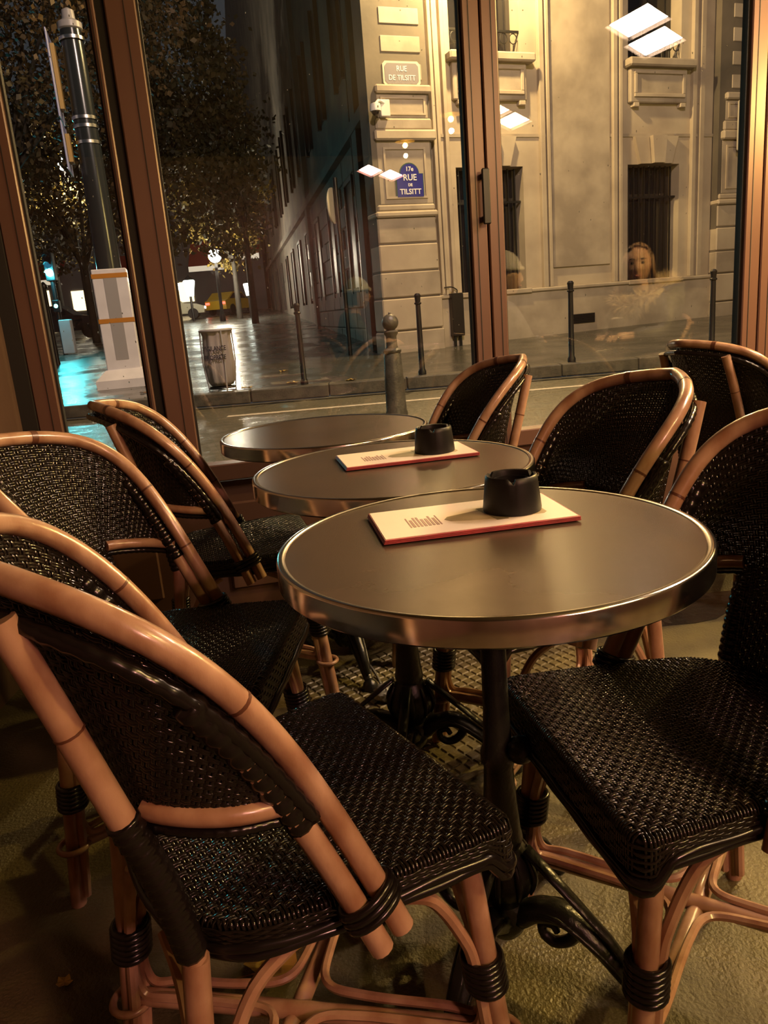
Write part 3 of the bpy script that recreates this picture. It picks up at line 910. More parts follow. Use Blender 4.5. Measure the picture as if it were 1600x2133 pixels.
def scrap(name, label, loc, size, seed):
    r = np.random.default_rng(seed)
    b = MB(); b.ball((0, 0, size[2]), size, 18, 12)
    V = np.concatenate(b.v); n = V - arr(0, 0, size[2]); n /= np.linalg.norm(n, axis=1)[:, None]
    V = V + n * (r.uniform(-0.35, 0.25, len(V)) * min(size))[:, None]
    V[:, 2] = np.maximum(V[:, 2], 0.001); b.v = [V]
    o = b.build(name, M['plastic'], loc=loc, smooth=True); return tag(o, label, 'plastic', 'crumpled plastic on the floor')
scrap('crumpled_plastic', 'larger crumpled pale plastic lump on the floor behind the front table rim', (-0.115, 2.30, 0.0), (0.055, 0.04, 0.045), 4)
scrap('crumpled_plastic', 'smaller crumpled pale plastic lump on the floor beside the middle table column', (-0.035, 1.93, 0.0), (0.035, 0.028, 0.026), 5)
cord = spline([(-0.10, 2.25, 0.012), (-0.085, 2.17, 0.008), (-0.06, 2.08, 0.007), (-0.045, 2.00, 0.007), (-0.04, 1.95, 0.010)], 20)
b = MB(); b.tube(cord, 0.0042, 6); tag(b.build('pale_cord', M['plastic'], smooth=True), 'thin pale twisted cord on the floor between the two plastic lumps', 'cord')

# wet patch by the wall on the right
pm = mat('dark_water', (0.02, 0.018, 0.014), 0.06, 0, 0.6, bump=0.25, bscale=30)
rp2 = np.random.default_rng(21); thp = np.linspace(0, 2 * np.pi, 28, endpoint=False)
rad = 0.8 + 0.25 * np.sin(3 * thp + 1) + rp2.uniform(-0.1, 0.1, 28)
b = MB(); b.prism([(0.34 * rad[i] * math.cos(thp[i]), 0.13 * rad[i] * math.sin(thp[i])) for i in range(28)], 0.0, 0.0022)
o = b.build('puddle', pm, loc=(1.02, 2.42, 0.0)); o.rotation_euler = (0, 0, 0.2); tag(o, 'dark wet puddle on the floor below the right window', 'puddle')

# ================================================================== LAMPS OF THE TERRACE
M['quartz'] = emat('glowing_quartz', (1.0, 0.68, 0.46), HEATER_W)
M['quartz_mid'] = emat('glowing_amber_quartz', (1.0, 0.62, 0.36), HEATER_W * 0.25)
M['quartz_pink'] = emat('glowing_pink_quartz', (1.0, 0.42, 0.33), HEATER_W * 1.9)
M['heater_shell'] = mat('heater_shell', (0.05, 0.045, 0.04), 0.4, 0.6)
def heater(loc, rz, label, glow):
    t = thing('ceiling_heater', label, 'heater', loc, rz, 'infrared heaters under the ceiling')
    for cx, cy in ((-0.17, 0.13), (0.17, -0.13)):
        b = MB()
        x0, x1, y0, y1 = cx - 0.095, cx + 0.095, cy - 0.175, cy + 0.175
        b.box(x0, x1, y0, y1, 0.045, 0.06)
        b.box(x0, x0 + 0.012, y0, y1, -0.02, 0.045); b.box(x1 - 0.012, x1, y0, y1, -0.02, 0.045)
        b.box(x0 + 0.012, x1 - 0.012, y0, y0 + 0.012, -0.02, 0.045); b.box(x0 + 0.012, x1 - 0.012, y1 - 0.012, y1, -0.02, 0.045)
        TL = lambda V: (V - arr(cx, cy, 0)) @ np.array(Matrix.Rotation(math.radians(22), 3, 'Y')).T + arr(cx, cy, 0)
        b.move(TL)
        sh = b.build('heater_housing', M['heater_shell'], t)
        b = MB(); b.bbox(cx - 0.078, cx + 0.078, cy - 0.158, cy + 0.158, 0.0, 0.012, 0.003); b.move(TL); b.build('glowing_element', glow, sh)
        b = MB(); b.tube([(cx, cy, 0.06), (cx, cy, 2.78 - loc[2])], 0.008, 8); b.build('hanger_rod', M['heater_shell'], sh, smooth=True)
    b = MB(); b.box(-0.20, 0.20, -0.02, 0.02, 0.06, 0.075); b.build('cross_bar', M['heater_shell'], t)
    return t
heater((2.19, 1.76, 2.40), 0.0, 'twin infrared heater under the ceiling nearest the window, right of the tables', M['quartz'])
heater((2.35, 0.00, 2.40), 0.0, 'twin infrared heater under the ceiling, the middle one of the row', M['quartz_mid'])
heater((2.27, -2.22, 2.40), 0.0, 'twin infrared heater under the ceiling, farthest from the window', M['quartz_pink'])

M['yellow_bulb'] = emat('yellow_bulb', (1.0, 0.62, 0.16), 60.0)
M['brass'] = mat('aged_brass', (0.45, 0.30, 0.10), 0.35, 1.0)
def pendant(loc, label, watts, r=0.05):
    t = thing('pendant_lamp', label, 'lamp', loc, 0, 'yellow pendant lamps')
    b = MB(); b.ball((0, 0, 0), r, 16, 10); b.build('bulb', M['yellow_bulb'], t, smooth='all')
    b = MB(); b.lathe([(0.012, 0.115), (0.03, 0.11), (0.06, 0.075), (0.085, 0.03), (0.083, 0.03), (0.058, 0.073), (0.028, 0.106), (0.0121, 0.11)], 24, caps=False); b.build('shade', M['brass'], t, smooth=True)
    b = MB(); b.tube([(0, 0, 0.112), (0, 0, 2.78 - loc[2])], 0.004, 6); b.build('flex', M['black'], t)
    ld = bpy.data.lights.new('bulb_light', 'POINT'); ld.energy = watts; ld.color = (1.0, 0.64, 0.19); ld.shadow_soft_size = r * 0.8
    lo = bpy.data.objects.new('bulb_light', ld); COL.objects.link(lo); lo.parent = t; lo.location = (0, 0, -0.06 - r)
    return t
pendant((2.38, 2.66, 1.98), 'yellow pendant lamp close to the window at the far right', YELLOW_W * 1.1)
pendant((1.98, -0.14, 2.40), 'small yellow pendant lamp beside the middle heater', YELLOW_W * 0.42, 0.022)
pendant((2.00, -1.03, 2.40), 'small yellow pendant lamp between the middle and rear heaters', YELLOW_W * 0.25, 0.022)

# ================================================================== THE STREET
def gz(y):
    return 0.15 + (0.035 * (y - 14.0) if y > 14 else 0.0)

b = MB(); b.prism([wpt(-9, 0.06), wpt(12, 0.06), (16, 8.75), (-14, 8.05)], -0.06, -0.012); b.build('pavement', M['road'], kind='structure')
# carriageway, kerb and the far pavement that climbs away to the left
KY = lambda x: 10.35 + 0.03 * (x + 2)
b = MB(); b.add([(-40, 5.0, -0.02), (40, 5.0, -0.02), (40, KY(40), -0.02), (-40, KY(-40), -0.02)], [(0, 1, 2, 3)]); b.build('road', M['road'], kind='structure')
kr = thing('kerb', 'long granite kerb of the far pavement across the street', 'kerb')
x = -9.0
kk = 0
while x < 9.5:
    L = 1.05
    yy = KY(x + L / 2)
    b = MB(); b.bbox(x + 0.006, x + L - 0.006, yy - 0.02, yy + 0.28, -0.012, 0.152, 0.012); b.build('kerb_stone', M['kerb'], kr)
    x += L; kk += 1
gv = []; gf = []
ys = [10.45, 12, 14, 20, 30, 45, 70, 130]
for yv in ys:
    for xv in (-60.0, -9.0, 0.0, 9.5, 60.0):
        gv.append((xv, yv + (0.03 * (xv + 2) if yv < 11 else 0), gz(yv) - 0.002))
for i in range(len(ys) - 1):
    for j in range(4):
        a = i * 5 + j; gf.append((a, a + 1, a + 6, a + 5))
b = MB(); b.add(gv, gf); b.build('far_pavement', M['side'], kind='structure')
b = MB(); b.add([(-60, 8.6, -.012), (-9, 10.1, -.012), (-9, 10.5, .148), (-60, 9.0, .148)], [(0, 1, 2, 3)]); b.build('kerb_side', M['kerb'], kind='structure')
# painted line and gutter
ln = MB(); ln.add([(-1.75, 9.02, -0.0165), (7.5, 9.42, -0.0165), (7.5, 9.56, -0.0165), (-1.75, 9.16, -0.0165)], [(0, 1, 2, 3)])
tag(ln.build('road_line', M['paint']), 'pale painted line along the wet road in front of the kerb', 'road marking')
b = MB(); b.add([(-9, 9.95, -.009), (9.4, 10.35, -.009), (9.4, 10.47, -.009), (-9, 10.07, -.009)], [(0, 1, 2, 3)])
tag(b.build('gutter_strip', M['kerb']), 'granite gutter strip at the foot of the far kerb', 'gutter')

# ------------------------------------------------------------------ bollards
def stone_bollard(x, y, label):
    t = thing('stone_bollard', label, 'bollard', (x, y, -0.012))
    b = MB(); b.lathe([(0.115, 0), (0.115, 0.03), (0.105, 0.06), (0.100, 0.30), (0.088, 0.62), (0.080, 0.64)], 24); b.build('shaft', M['kerb'], t, smooth=True)
    b = MB(); b.lathe([(0.08, 0.63), (0.092, 0.645), (0.092, 0.665), (0.062, 0.685), (0.056, 0.72), (0.054, 0.80), (0.070, 0.825), (0.074, 0.845), (0.050, 0.862)], 24); b.build('neck_rings', M['kerb'], t, smooth=True)
    b = MB(); b.ball((0, 0, 0.935), 0.083, 20, 14); b.build('ball_top', M['kerb'], t, smooth='all')
    b = MB(); b.ball((0, 0, 1.022), 0.014, 10, 7); b.build('finial', M['kerb'], t, smooth='all')
    return t
stone_bollard(0.215, 7.90, 'stout stone bollard with a ball top just outside the middle window')

def make_post(label, x, y):
    t = thing('slim_bollard', label, 'bollard', (x, y, gz(y)), 0, 'slim iron bollards along the far kerb')
    b = MB(); b.lathe([(0.055, 0), (0.055, 0.05), (0.040, 0.08), (0.036, 0.60), (0.033, 0.93)], 16); b.build('shaft', M['black'], t, smooth=True)
    b = MB(); b.lathe([(0.033, 0.93), (0.048, 0.94), (0.048, 0.955), (0.035, 0.965), (0.040, 1.02), (0.046, 1.05), (0.028, 1.075), (0.004, 1.08)], 16); b.build('cap', M['black'], t, smooth=True)
    return t
p0 = make_post('slim black iron bollard left of the stone bollard', -0.94, 10.62)
for x, y, lab in ((0.68, 10.66, 'slim black iron bollard right of the stone bollard, before the dark wall box'), (2.75, 10.72, 'slim black iron bollard in front of the small dark wall vent'), (4.72, 10.80, 'slim black iron bollard near the right window stile')):
    c = copy_tree(p0); c.location = (x, y, gz(y)); c['label'] = lab

# ------------------------------------------------------------------ bin with clear bag
bn = thing('street_bin', 'hooped street bin with a clear plastic bag on the far pavement', 'bin', (-2.12, 10.95, gz(10.95)))
b = MB()
n = 40; th = np.arange(n) * 2 * np.pi / n
prof = [(0.15, 0.06), (0.185, 0.12), (0.205, 0.35), (0.195, 0.6), (0.185, 0.74), (0.205, 0.80)]
V = []
for r, z in prof:
    rr_ = r * (1 + 0.05 * np.sin(9 * th) + 0.03 * np.sin(17 * th + z * 6))
    V.append(np.stack([rr_ * np.cos(th), rr_ * np.sin(th), z + 0 * th], -1))
F = [(i * n + j, i * n + (j + 1) % n, (i + 1) * n + (j + 1) % n, (i + 1) * n + j) for i in range(len(prof) - 1) for j in range(n)] + [tuple(range(n))[::-1]]
b.add(np.concatenate(V), F); bag = b.build('bin_bag', M['bag'], bn, smooth='all')
b = MB(); b.tube(np.stack([0.215 * np.cos(th), 0.215 * np.sin(th), 0.81 + 0 * th], -1), 0.018, 8, closed=True); b.build('hoop', M['greyp'], bn, smooth='all')
b = MB(); b.tube(np.stack([0.18 * np.cos(th), 0.18 * np.sin(th), 0.03 + 0 * th], -1), 0.014, 8, closed=True); b.build('base_ring', M['black'], bn, smooth='all')
for k in range(4):
    a = k * math.pi / 2 + 0.5
    b = MB(); b.tube([(0.225 * math.cos(a), 0.225 * math.sin(a), 0.82), (0.235 * math.cos(a), 0.235 * math.sin(a), 0.4), (0.19 * math.cos(a), 0.19 * math.sin(a), 0.0)], 0.010, 6); b.build('upright', M['greyp'], bn, smooth=True)
inkm = mat('bag_print', (0.012, 0.016, 0.03), 0.5)
for s_, z in (('VIGILANCE', 0.57), ('PROPRETE', 0.45)):
    Mx = Matrix.Translation((0.0, -0.236, z)) @ Matrix.Rotation(math.radians(90), 4, 'X')
    text_mesh(s_, 0.088, inkm, 'bag_lettering', bag, 0.001, Mx, 0.72, 0.002)

# ------------------------------------------------------------------ boxed lamp mast on the left
ms = thing('street_mast', 'tall dark street mast rising from a white boxed base with orange tape', 'street mast', (-4.14, 13.2, gz(13.2)), math.radians(14))
b = MB(); b.lathe([(0.20, 0.4), (0.19, 2.2), (0.165, 5.0), (0.155, 5.35)], 20); b.build('mast', mat('mast_paint', (0.025, 0.032, 0.036), 0.22, 0.3), ms, smooth=True)
b = MB(); b.lathe([(0.155, 5.35), (0.18, 5.37), (0.18, 5.45), (0.10, 5.5), (0.09, 5.62), (0.02, 5.66)], 18); b.build('mast_cap', M['greyp'], ms, smooth=True)
for z in (3.75, 3.98, 4.10, 5.20):
    b = MB(); b.lathe([(0.183, z), (0.192, z + 0.004), (0.192, z + 0.05), (0.183, z + 0.054)], 20, caps=False); b.build('clamp_band', M['chrome'], ms, smooth=True)
bx = MB(); bx.bbox(-0.27, 0.27, -0.27, 0.27, 0.28, 1.88, 0.012); box = bx.build('base_box', M['white'], ms)
b = MB(); b.box(-0.10, 0.10, -0.276, -0.268, 0.45, 1.76); b.build('grey_strip', M['greyp'], box)
for z in (1.04, 1.74):
    b = MB(); b.box(-0.276, 0.276, -0.279, 0.276, z, z + 0.07); b.build('tape_band', M['tape'], box)
b = MB(); b.add([(-.46, -.46, 0.0), (.46, -.46, 0.0), (.46, .46, 0.0), (-.46, .46, 0.0), (-.46, -.46, .14), (.46, -.46, .14), (.46, .46, .14), (-.46, .46, .14), (-.29, -.29, .30), (.29, -.29, .30), (.29, .29, .30), (-.29, .29, .30)],
            [(3, 2, 1, 0), (0, 1, 5, 4), (1, 2, 6, 5), (2, 3, 7, 6), (3, 0, 4, 7), (4, 5, 9, 8), (5, 6, 10, 9), (6, 7, 11, 10), (7, 4, 8, 11), (8, 9, 10, 11)])
b.build('base_plinth', M['white'], ms)
# two edge-on road signs clamped to the mast
M['signback'] = mat('sign_back', (0.42, 0.27, 0.08), 0.5)
for z0, z1, w in ((4.10, 5.30, 0.02), (3.35, 4.05, 0.02)):
    sgn = MB(); sgn.bbox(-0.345, -0.325, -0.32, 0.32, z0, z1, 0.004); sp_ = sgn.build('edge_on_sign', mat('sign_blue', (0.30, 0.34, 0.62), 0.4), ms)
    b = MB(); b.box(-0.320, -0.26, -0.12, 0.12, z0 + 0.15, z1 - 0.15); b.build('sign_bracket', M['signback'], sp_)

# ------------------------------------------------------------------ corner building
FY = math.radians(20.0)
FD = arr(math.cos(FY), math.sin(FY)); FN = arr(math.sin(FY), -math.cos(FY))     # along the right facade, outwards to us
FC = arr(0.20, 15.30)
def FM(V):      # (s, d, z) -> world, d outwards from the pilaster face
    V = np.asarray(V, float)
    xy = FC + V[:, :1] * FD + V[:, 1:2] * FN
    return np.c_[xy, V[:, 2]]
LY = math.radians(99.5)
LD = arr(math.cos(LY), math.sin(LY)); LN = arr(-math.sin(LY), math.cos(LY))      # along the left facade (away), outwards to the left
LC = FC + FD * 0.30 + LD * 0.10
def LM(V):
    V = np.asarray(V, float)
    xy = LC + V[:, :1] * LD + V[:, 1:2] * LN
    return np.c_[xy, V[:, 2]]

bld = thing('corner_building', 'large pale stone corner building across the street with pilasters and barred windows', 'building', (0.9, 15.6, 0.15))
bld_inv = arr(-0.9, -15.6, -0.15)
def fpart(name, m, boxes, parent=bld, F=FM, smooth=False, bev=0.0, kind=None, label=None):
    b = MB()
    for q in boxes:
        b.bbox(*q, bev) if bev else b.box(*q)
    b.move(lambda V: F(V) + bld_inv)
    return b.build(name, m, parent, smooth, kind, label)
WB = -0.25      # wall face lies behind the pilaster face
H_B = 26.0
# windows cut the wall: build it as bands and piers
LOWZ, LOWT, UPZ = 1.25, 3.62, 5.62
wins = [(1.95, 3.46), (6.03, 7.40)]
bands = [(1.2, 11.5, 0.1, LOWZ), (1.2, 11.5, LOWT, UPZ), (1.2, 11.5, 9.2, H_B)]
boxes = []
for s0, s1, z0, z1 in bands:
    boxes.append((s0, s1, WB - 0.6, WB, z0, z1))
edges = [1.2] + [e for w in wins for e in w] + [11.5]
for k in range(0, len(edges), 2):
    boxes.append((edges[k], edges[k + 1], WB - 0.6, WB, LOWZ, LOWT)); boxes.append((edges[k], edges[k + 1], WB - 0.6, WB, UPZ, 9.2))
fpart('facade_wall', M['stone'], boxes)
fpart('wall_core', M['stone_dark'], [(1.2, 11.5, WB - 0.9, WB - 0.62, 0.1, H_B)])
fpart('plinth', M['stone2'], [(1.3, 11.5, WB, WB + 0.09, 0.1, 1.16)], bev=0.01)
fpart('plinth_cap', M['stone2'], [(1.3, 11.5, WB, WB + 0.13, 1.16, 1.24)], bev=0.02)
fpart('string_course', M['stone2'], [(1.35, 8.3, WB, WB + 0.025, 4.16, 4.22)])
for s0, s1 in ((3.84, 3.95), (4.0, 4.07), (5.60, 5.70), (5.75, 5.83), (7.66, 7.76), (7.86, 7.98), (1.56, 1.62), (1.72, 1.80)):
    fpart('pilaster_strip', M['stone'], [(s0, s1, WB, WB + 0.10, 1.24, H_B)], bev=0.008)
fpart('recess_panel', M['stone2'], [(4.12, 5.55, WB, WB + 0.04, 1.62, 12.0)], bev=0.01)
for w0, w1 in wins:
    # lower barred window
    wn = fpart('window', M['darkwin'], [(w0 + 0.04, w1 - 0.04, WB - 0.42, WB - 0.38, LOWZ, LOWT)])
    fpart('sash_frame', M['winframe'], [(w0, w0 + 0.07, WB - 0.40, WB - 0.34, LOWZ, LOWT), (w1 - 0.07, w1, WB - 0.40, WB - 0.34, LOWZ, LOWT), ((w0 + w1) / 2 - 0.04, (w0 + w1) / 2 + 0.04, WB - 0.40, WB - 0.34, LOWZ, LOWT), (w0, w1, WB - 0.40, WB - 0.34, 3.0, 3.07)], wn)
    for k in range(9):
        s = w0 + 0.12 + k * (w1 - w0 - 0.24) / 8
        fpart('window_bar', M['bar'], [(s - 0.014, s + 0.014, WB - 0.16, WB - 0.132, LOWZ, LOWT - 0.02)], wn)
    fpart('crossbar', M['bar'], [(w0, w1, WB - 0.17, WB - 0.12, 2.95, 2.99)], wn)
    fpart('window_sill', M['stone2'], [(w0 - 0.06, w1 + 0.06, WB - 0.1, WB + 0.14, LOWZ - 0.10, LOWZ)], bev=0.015)
    c = (w0 + w1) / 2
    for a0_, a1_, d in ((-0.17, 0.17, 0.20), (-0.52, -0.19, 0.10), (0.19, 0.52, 0.10)):
        b = MB()
        k0 = 0.8
        V = [(c + a0_ * k0, WB, LOWT), (c + a1_ * k0, WB, LOWT), (c + a1_ * 1.1, WB, 4.16), (c + a0_ * 1.1, WB, 4.16), (c + a0_ * k0, WB + d, LOWT), (c + a1_ * k0, WB + d, LOWT), (c + a1_ * 1.1, WB + d, 4.16), (c + a0_ * 1.1, WB + d, 4.16)]
        b.add(V, [(4, 5, 6, 7), (0, 1, 5, 4), (1, 2, 6, 5), (2, 3, 7, 6), (3, 0, 4, 7)]); b.move(lambda V: FM(V) + bld_inv); b.build('keystone', M['stone'], bld)
    # upper window with railing, sill and apron panel
    wn = fpart('window', M['darkwin'], [(w0 + 0.04, w1 - 0.04, WB - 0.42, WB - 0.38, UPZ, 9.2)])
    fpart('sash_frame', M['winframe'], [(w0, w0 + 0.09, WB - 0.40, WB - 0.33, UPZ, 9.2), (w1 - 0.09, w1, WB - 0.40, WB - 0.33, UPZ, 9.2), ((w0 + w1) / 2 - 0.05, (w0 + w1) / 2 + 0.05, WB - 0.40, WB - 0.33, UPZ, 9.2)], wn)
    for k in range(7):
        s = w0 + 0.12 + k * (w1 - w0 - 0.24) / 6
        b = MB(); th = np.linspace(0, 2 * np.pi, 13)[:-1]
        b.tube(np.stack([s + 0.08 * np.cos(th), 0 * th + WB - 0.02, UPZ + 0.30 + 0.09 * np.sin(th)], -1), 0.010, 5, closed=True)
        b.tube([(s, WB - 0.02, UPZ + 0.04), (s, WB - 0.02, UPZ + 0.21)], 0.010, 5)
        b.move(lambda V: FM(V) + bld_inv); b.build('railing_scroll', M['bar'], wn)
    fpart('railing_bar', M['bar'], [(w0, w1, WB - 0.04, WB, UPZ + 0.40, UPZ + 0.44), (w0, w1, WB - 0.04, WB, UPZ + 0.04, UPZ + 0.07)], wn)
    fpart('window_sill', M['stone2'], [(w0 - 0.12, w1 + 0.22, WB - 0.3, WB + 0.26, UPZ - 0.16, UPZ)], bev=0.03)
    fpart('apron_panel', M['stone2'], [(w0 - 0.02, w1 + 0.08, WB, WB + 0.12, 4.80, UPZ - 0.16)], bev=0.02)
    fpart('apron_frame', M['stone'], [(w0 + 0.06, w1, WB + 0.12, WB + 0.16, 4.90, 4.97), (w0 + 0.06, w1, WB + 0.12, WB + 0.16, 5.34, 5.40), (w0 + 0.06, w0 + 0.13, WB + 0.12, WB + 0.16, 4.97, 5.34), (w1 - 0.07, w1, WB + 0.12, WB + 0.16, 4.97, 5.34)], bev=0.01)
    for s in (w0 + 0.06, w1 - 0.10):
        fpart('apron_foot', M['stone'], [(s, s + 0.14, WB, WB + 0.13, 4.72, 4.80)], bev=0.01)
# corner pilaster, stone by stone
def pil(s_off, w_scale=1.0, upto=H_B):
    S = lambda a: s_off + a
    z = 0.12; k = 0
    for z1 in (0.62, 1.245, 1.735, 2.245, 2.72):
        fpart('stone_block', M['stone'] if k % 2 else M['stone2'], [(S(0.10 + 0.012 * k), S(1.40 - 0.010 * k), -0.5, 0.0 - 0.008 * k, z + 0.012, z1 - 0.012)], bev=0.022)
        z = z1; k += 1
    fpart('block_core', M['stone_dark'], [(S(0.14), S(1.36), -0.52, -0.055, 0.12, H_B)])
    fpart('base_moulding', M['stone'], [(S(0.12), S(1.40), -0.5, 0.02, 2.72, 2.83)], bev=0.03)
    fpart('base_moulding', M['stone2'], [(S(0.17), S(1.36), -0.5, -0.02, 2.83, 2.95)], bev=0.03)
    fpart('stone_block', M['stone2'], [(S(0.24), S(1.34), -0.5, -0.05, 2.95, 4.06)], bev=0.015)
    for q in ((0.36, 0.40, 3.05, 3.95), (1.18, 1.22, 3.05, 3.95), (0.40, 1.18, 3.05, 3.09), (0.40, 1.18, 3.91, 3.95)):
        fpart('panel_moulding', M['stone'], [(S(q[0]), S(q[1]), -0.05, -0.025, q[2], q[3])])
    fpart('cornice', M['stone'], [(S(0.20), S(1.44), -0.5, 0.05, 4.06, 4.24)], bev=0.03)
    fpart('cornice', M['stone2'], [(S(0.25), S(1.38), -0.5, 0.0, 4.24, 4.44)], bev=0.03)
    fpart('stone_block', M['stone2'], [(S(0.30), S(1.34), -0.5, -0.05, 4.44, 4.86)], bev=0.02)
    for q in ((0.38, 0.42, 4.50, 4.80), (1.24, 1.28, 4.50, 4.80), (0.42, 1.24, 4.50, 4.53), (0.42, 1.24, 4.77, 4.80)):
        fpart('panel_moulding', M['stone'], [(S(q[0]), S(q[1]), -0.05, -0.028, q[2], q[3])])
    fpart('cornice', M['stone2'], [(S(0.28), S(1.40), -0.5, 0.03, 4.86, 5.00)], bev=0.03)
    z = 5.00
    while z < 9.3:
        z1 = z + 0.455
        fpart('stone_block', M['stone'], [(S(0.36), S(1.34), -0.5, -0.06, z + 0.02, z1 - 0.045)], bev=0.012)
        fpart('block_panel', M['stone2'], [(S(0.46), S(1.24), -0.06, -0.035, z + 0.09, z1 - 0.10)], bev=0.01)
        z = z1
    fpart('pilaster_shaft', M['stone'], [(S(0.36), S(1.34), -0.5, -0.06, z + 0.02, H_B)])
pil(0.0)
pil(8.15)
fpart('side_strip', M['stone'], [(1.46, 1.53, WB, WB + 0.12, 1.24, H_B)], bev=0.01)
# left facade that runs away up the street: rusticated stones near us, plain wall beyond
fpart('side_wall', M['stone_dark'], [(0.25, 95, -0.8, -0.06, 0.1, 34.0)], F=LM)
rb = random.Random(5)
for c_ in range(9):
    z0 = 0.14 + c_ * 0.50; x = 0.05 - (0.55 if c_ % 2 else 0)
    while x < 15:
        L = 1.25
        s0 = max(0.05, x)
        if x + L > s0 + 0.2:
            cut = any(abs((s0 + x + L) / 2 - wc) < 0.95 for wc in (4.2, 7.9, 11.6)) and 1.4 < z0 < 4.0
            if not cut:
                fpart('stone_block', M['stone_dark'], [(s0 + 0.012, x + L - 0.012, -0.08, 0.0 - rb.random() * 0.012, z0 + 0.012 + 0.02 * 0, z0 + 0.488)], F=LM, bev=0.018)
        x += L
for wc in (4.2, 7.9, 11.6, 15.3, 19, 23, 27, 32, 37, 43, 50):
    wn = fpart('window', M['dullwin'], [(wc - 0.55, wc + 0.55, -0.07, -0.03, 1.6, 4.0)], F=LM)
    fpart('sash_frame', M['winframe'], [(wc - 0.66, wc - 0.55, -0.06, 0.02, 1.5, 4.1), (wc + 0.55, wc + 0.66, -0.06, 0.02, 1.5, 4.1), (wc - 0.55, wc + 0.55, -0.06, 0.02, 4.0, 4.1)], wn, F=LM)
    wn = fpart('window', M['dullwin'], [(wc - 0.55, wc + 0.55, -0.06, -0.03, 6.2, 9.0)], F=LM)
    fpart('sash_frame', M['winframe'], [(wc - 0.7, wc - 0.55, -0.06, 0.05, 6.1, 9.1), (wc + 0.55, wc + 0.7, -0.06, 0.05, 6.1, 9.1)], wn, F=LM)
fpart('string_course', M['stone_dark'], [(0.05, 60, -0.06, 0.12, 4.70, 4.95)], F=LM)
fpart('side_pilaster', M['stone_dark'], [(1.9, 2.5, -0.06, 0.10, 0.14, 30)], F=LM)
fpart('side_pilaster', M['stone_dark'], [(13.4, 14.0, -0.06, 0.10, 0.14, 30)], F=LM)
fpart('downpipe', M['black'], [(2.7, 2.8, -0.02, 0.08, 0.3, 30)], F=LM)

# ------------------------------------------------------------------ street name plates (own things, screwed to the pilaster)
def fthing(name, label, cat, s, d, z, group=None):
    p = FC + FD * s + FN * d
    return thing(name, label, cat, (p[0], p[1], z), FY, group)
UP = Matrix.Rotation(math.radians(90), 4, 'X')
sg = fthing('street_sign', 'blue enamel street plate with arched top on the pilaster, lettered RUE DE TILSITT', 'sign', 0.86, -0.045, 3.36)
arch = [(-0.285, -0.30), (0.285, -0.30), (0.285, 0.13), (0.20, 0.13)] + [(0.20 * math.cos(a), 0.13 + 0.19 * math.sin(a)) for a in np.linspace(0.15, math.pi - 0.15, 11)] + [(-0.20, 0.13), (-0.285, 0.13)]
def plate(poly, y0, y1, sc=1.0):
    b = MB(); b.prism([(x * sc, y * sc) for x, y in poly], y0, y1); b.move(np.array(UP)); return b
plate(arch, 0.0, 0.018).build('plate_rim', M['enamel_green'], sg)
plate(arch, 0.018, 0.026, 0.94).build('enamel_face', M['enamel'], sg)
for s_, z, sz in (('17e', 0.205, 0.11), ('RUE', 0.055, 0.155), ('DE', -0.075, 0.07), ('TILSITT', -0.195, 0.135)):
    text_mesh(s_, sz, M['letter'], 'lettering', sg, 0.003, Matrix.Translation((0, -0.029, z)) @ UP, bold=0.002)
sg = fthing('street_plaque', 'old grey stone plaque high on the pilaster, lettered RUE DE TILSITT', 'sign', 0.84, -0.062, 5.19)
def rrect(w, h, c):
    return [(-w, -h + c), (-w + c, -h), (w - c, -h), (w, -h + c), (w, h - c), (w - c, h), (-w + c, h), (-w, h - c)]
plate(rrect(0.37, 0.205, 0.05), 0.0, 0.03).build('plaque_border', M['plaque_b'], sg)
plate(rrect(0.335, 0.17, 0.05), 0.03, 0.036).build('plaque_face', M['plaque'], sg)
for s_, z, sz in (('RUE', 0.075, 0.13), ('DE TILSITT', -0.075, 0.125)):
    text_mesh(s_, sz, M['letter'], 'lettering', sg, 0.003, Matrix.Translation((0, -0.038, z)) @ UP, 0.9)
# no-parking board on the second pilaster
sg = fthing('road_sign', 'white board with a red prohibition ring on the right pilaster', 'sign', 9.02, 0.24, 4.30)
sg.rotation_euler = (0, 0, FY - math.radians(14))
plate(rrect(0.42, 0.50, 0.02), 0.0, 0.03).build('board', M['signw'], sg)
b = MB(); th = np.linspace(0, 2 * np.pi, 33)[:-1]
b.tube(np.stack([0.28 * np.cos(th), 0 * th - 0.034, 0.08 + 0.28 * np.sin(th)], -1), 0.03, 6, closed=True, flat=1.0); b.move(lambda V: V * arr(1, 0.25, 1) + arr(0, -0.026, 0)); b.build('red_ring', M['signred'], sg, smooth='all')
b = MB(); b.tube([(-0.19, -0.034, 0.26), (0.19, -0.034, -0.11)], 0.026, 6); b.move(lambda V: V * arr(1, 0.25, 1) + arr(0, -0.026, 0)); b.build('slash', M['signred'], sg)
for x in (-0.3, 0.3):
    b = MB(); b.box(x - 0.02, x + 0.02, 0, 0.14, -0.3, 0.3); b.build('bracket', M['chrome'], sg)
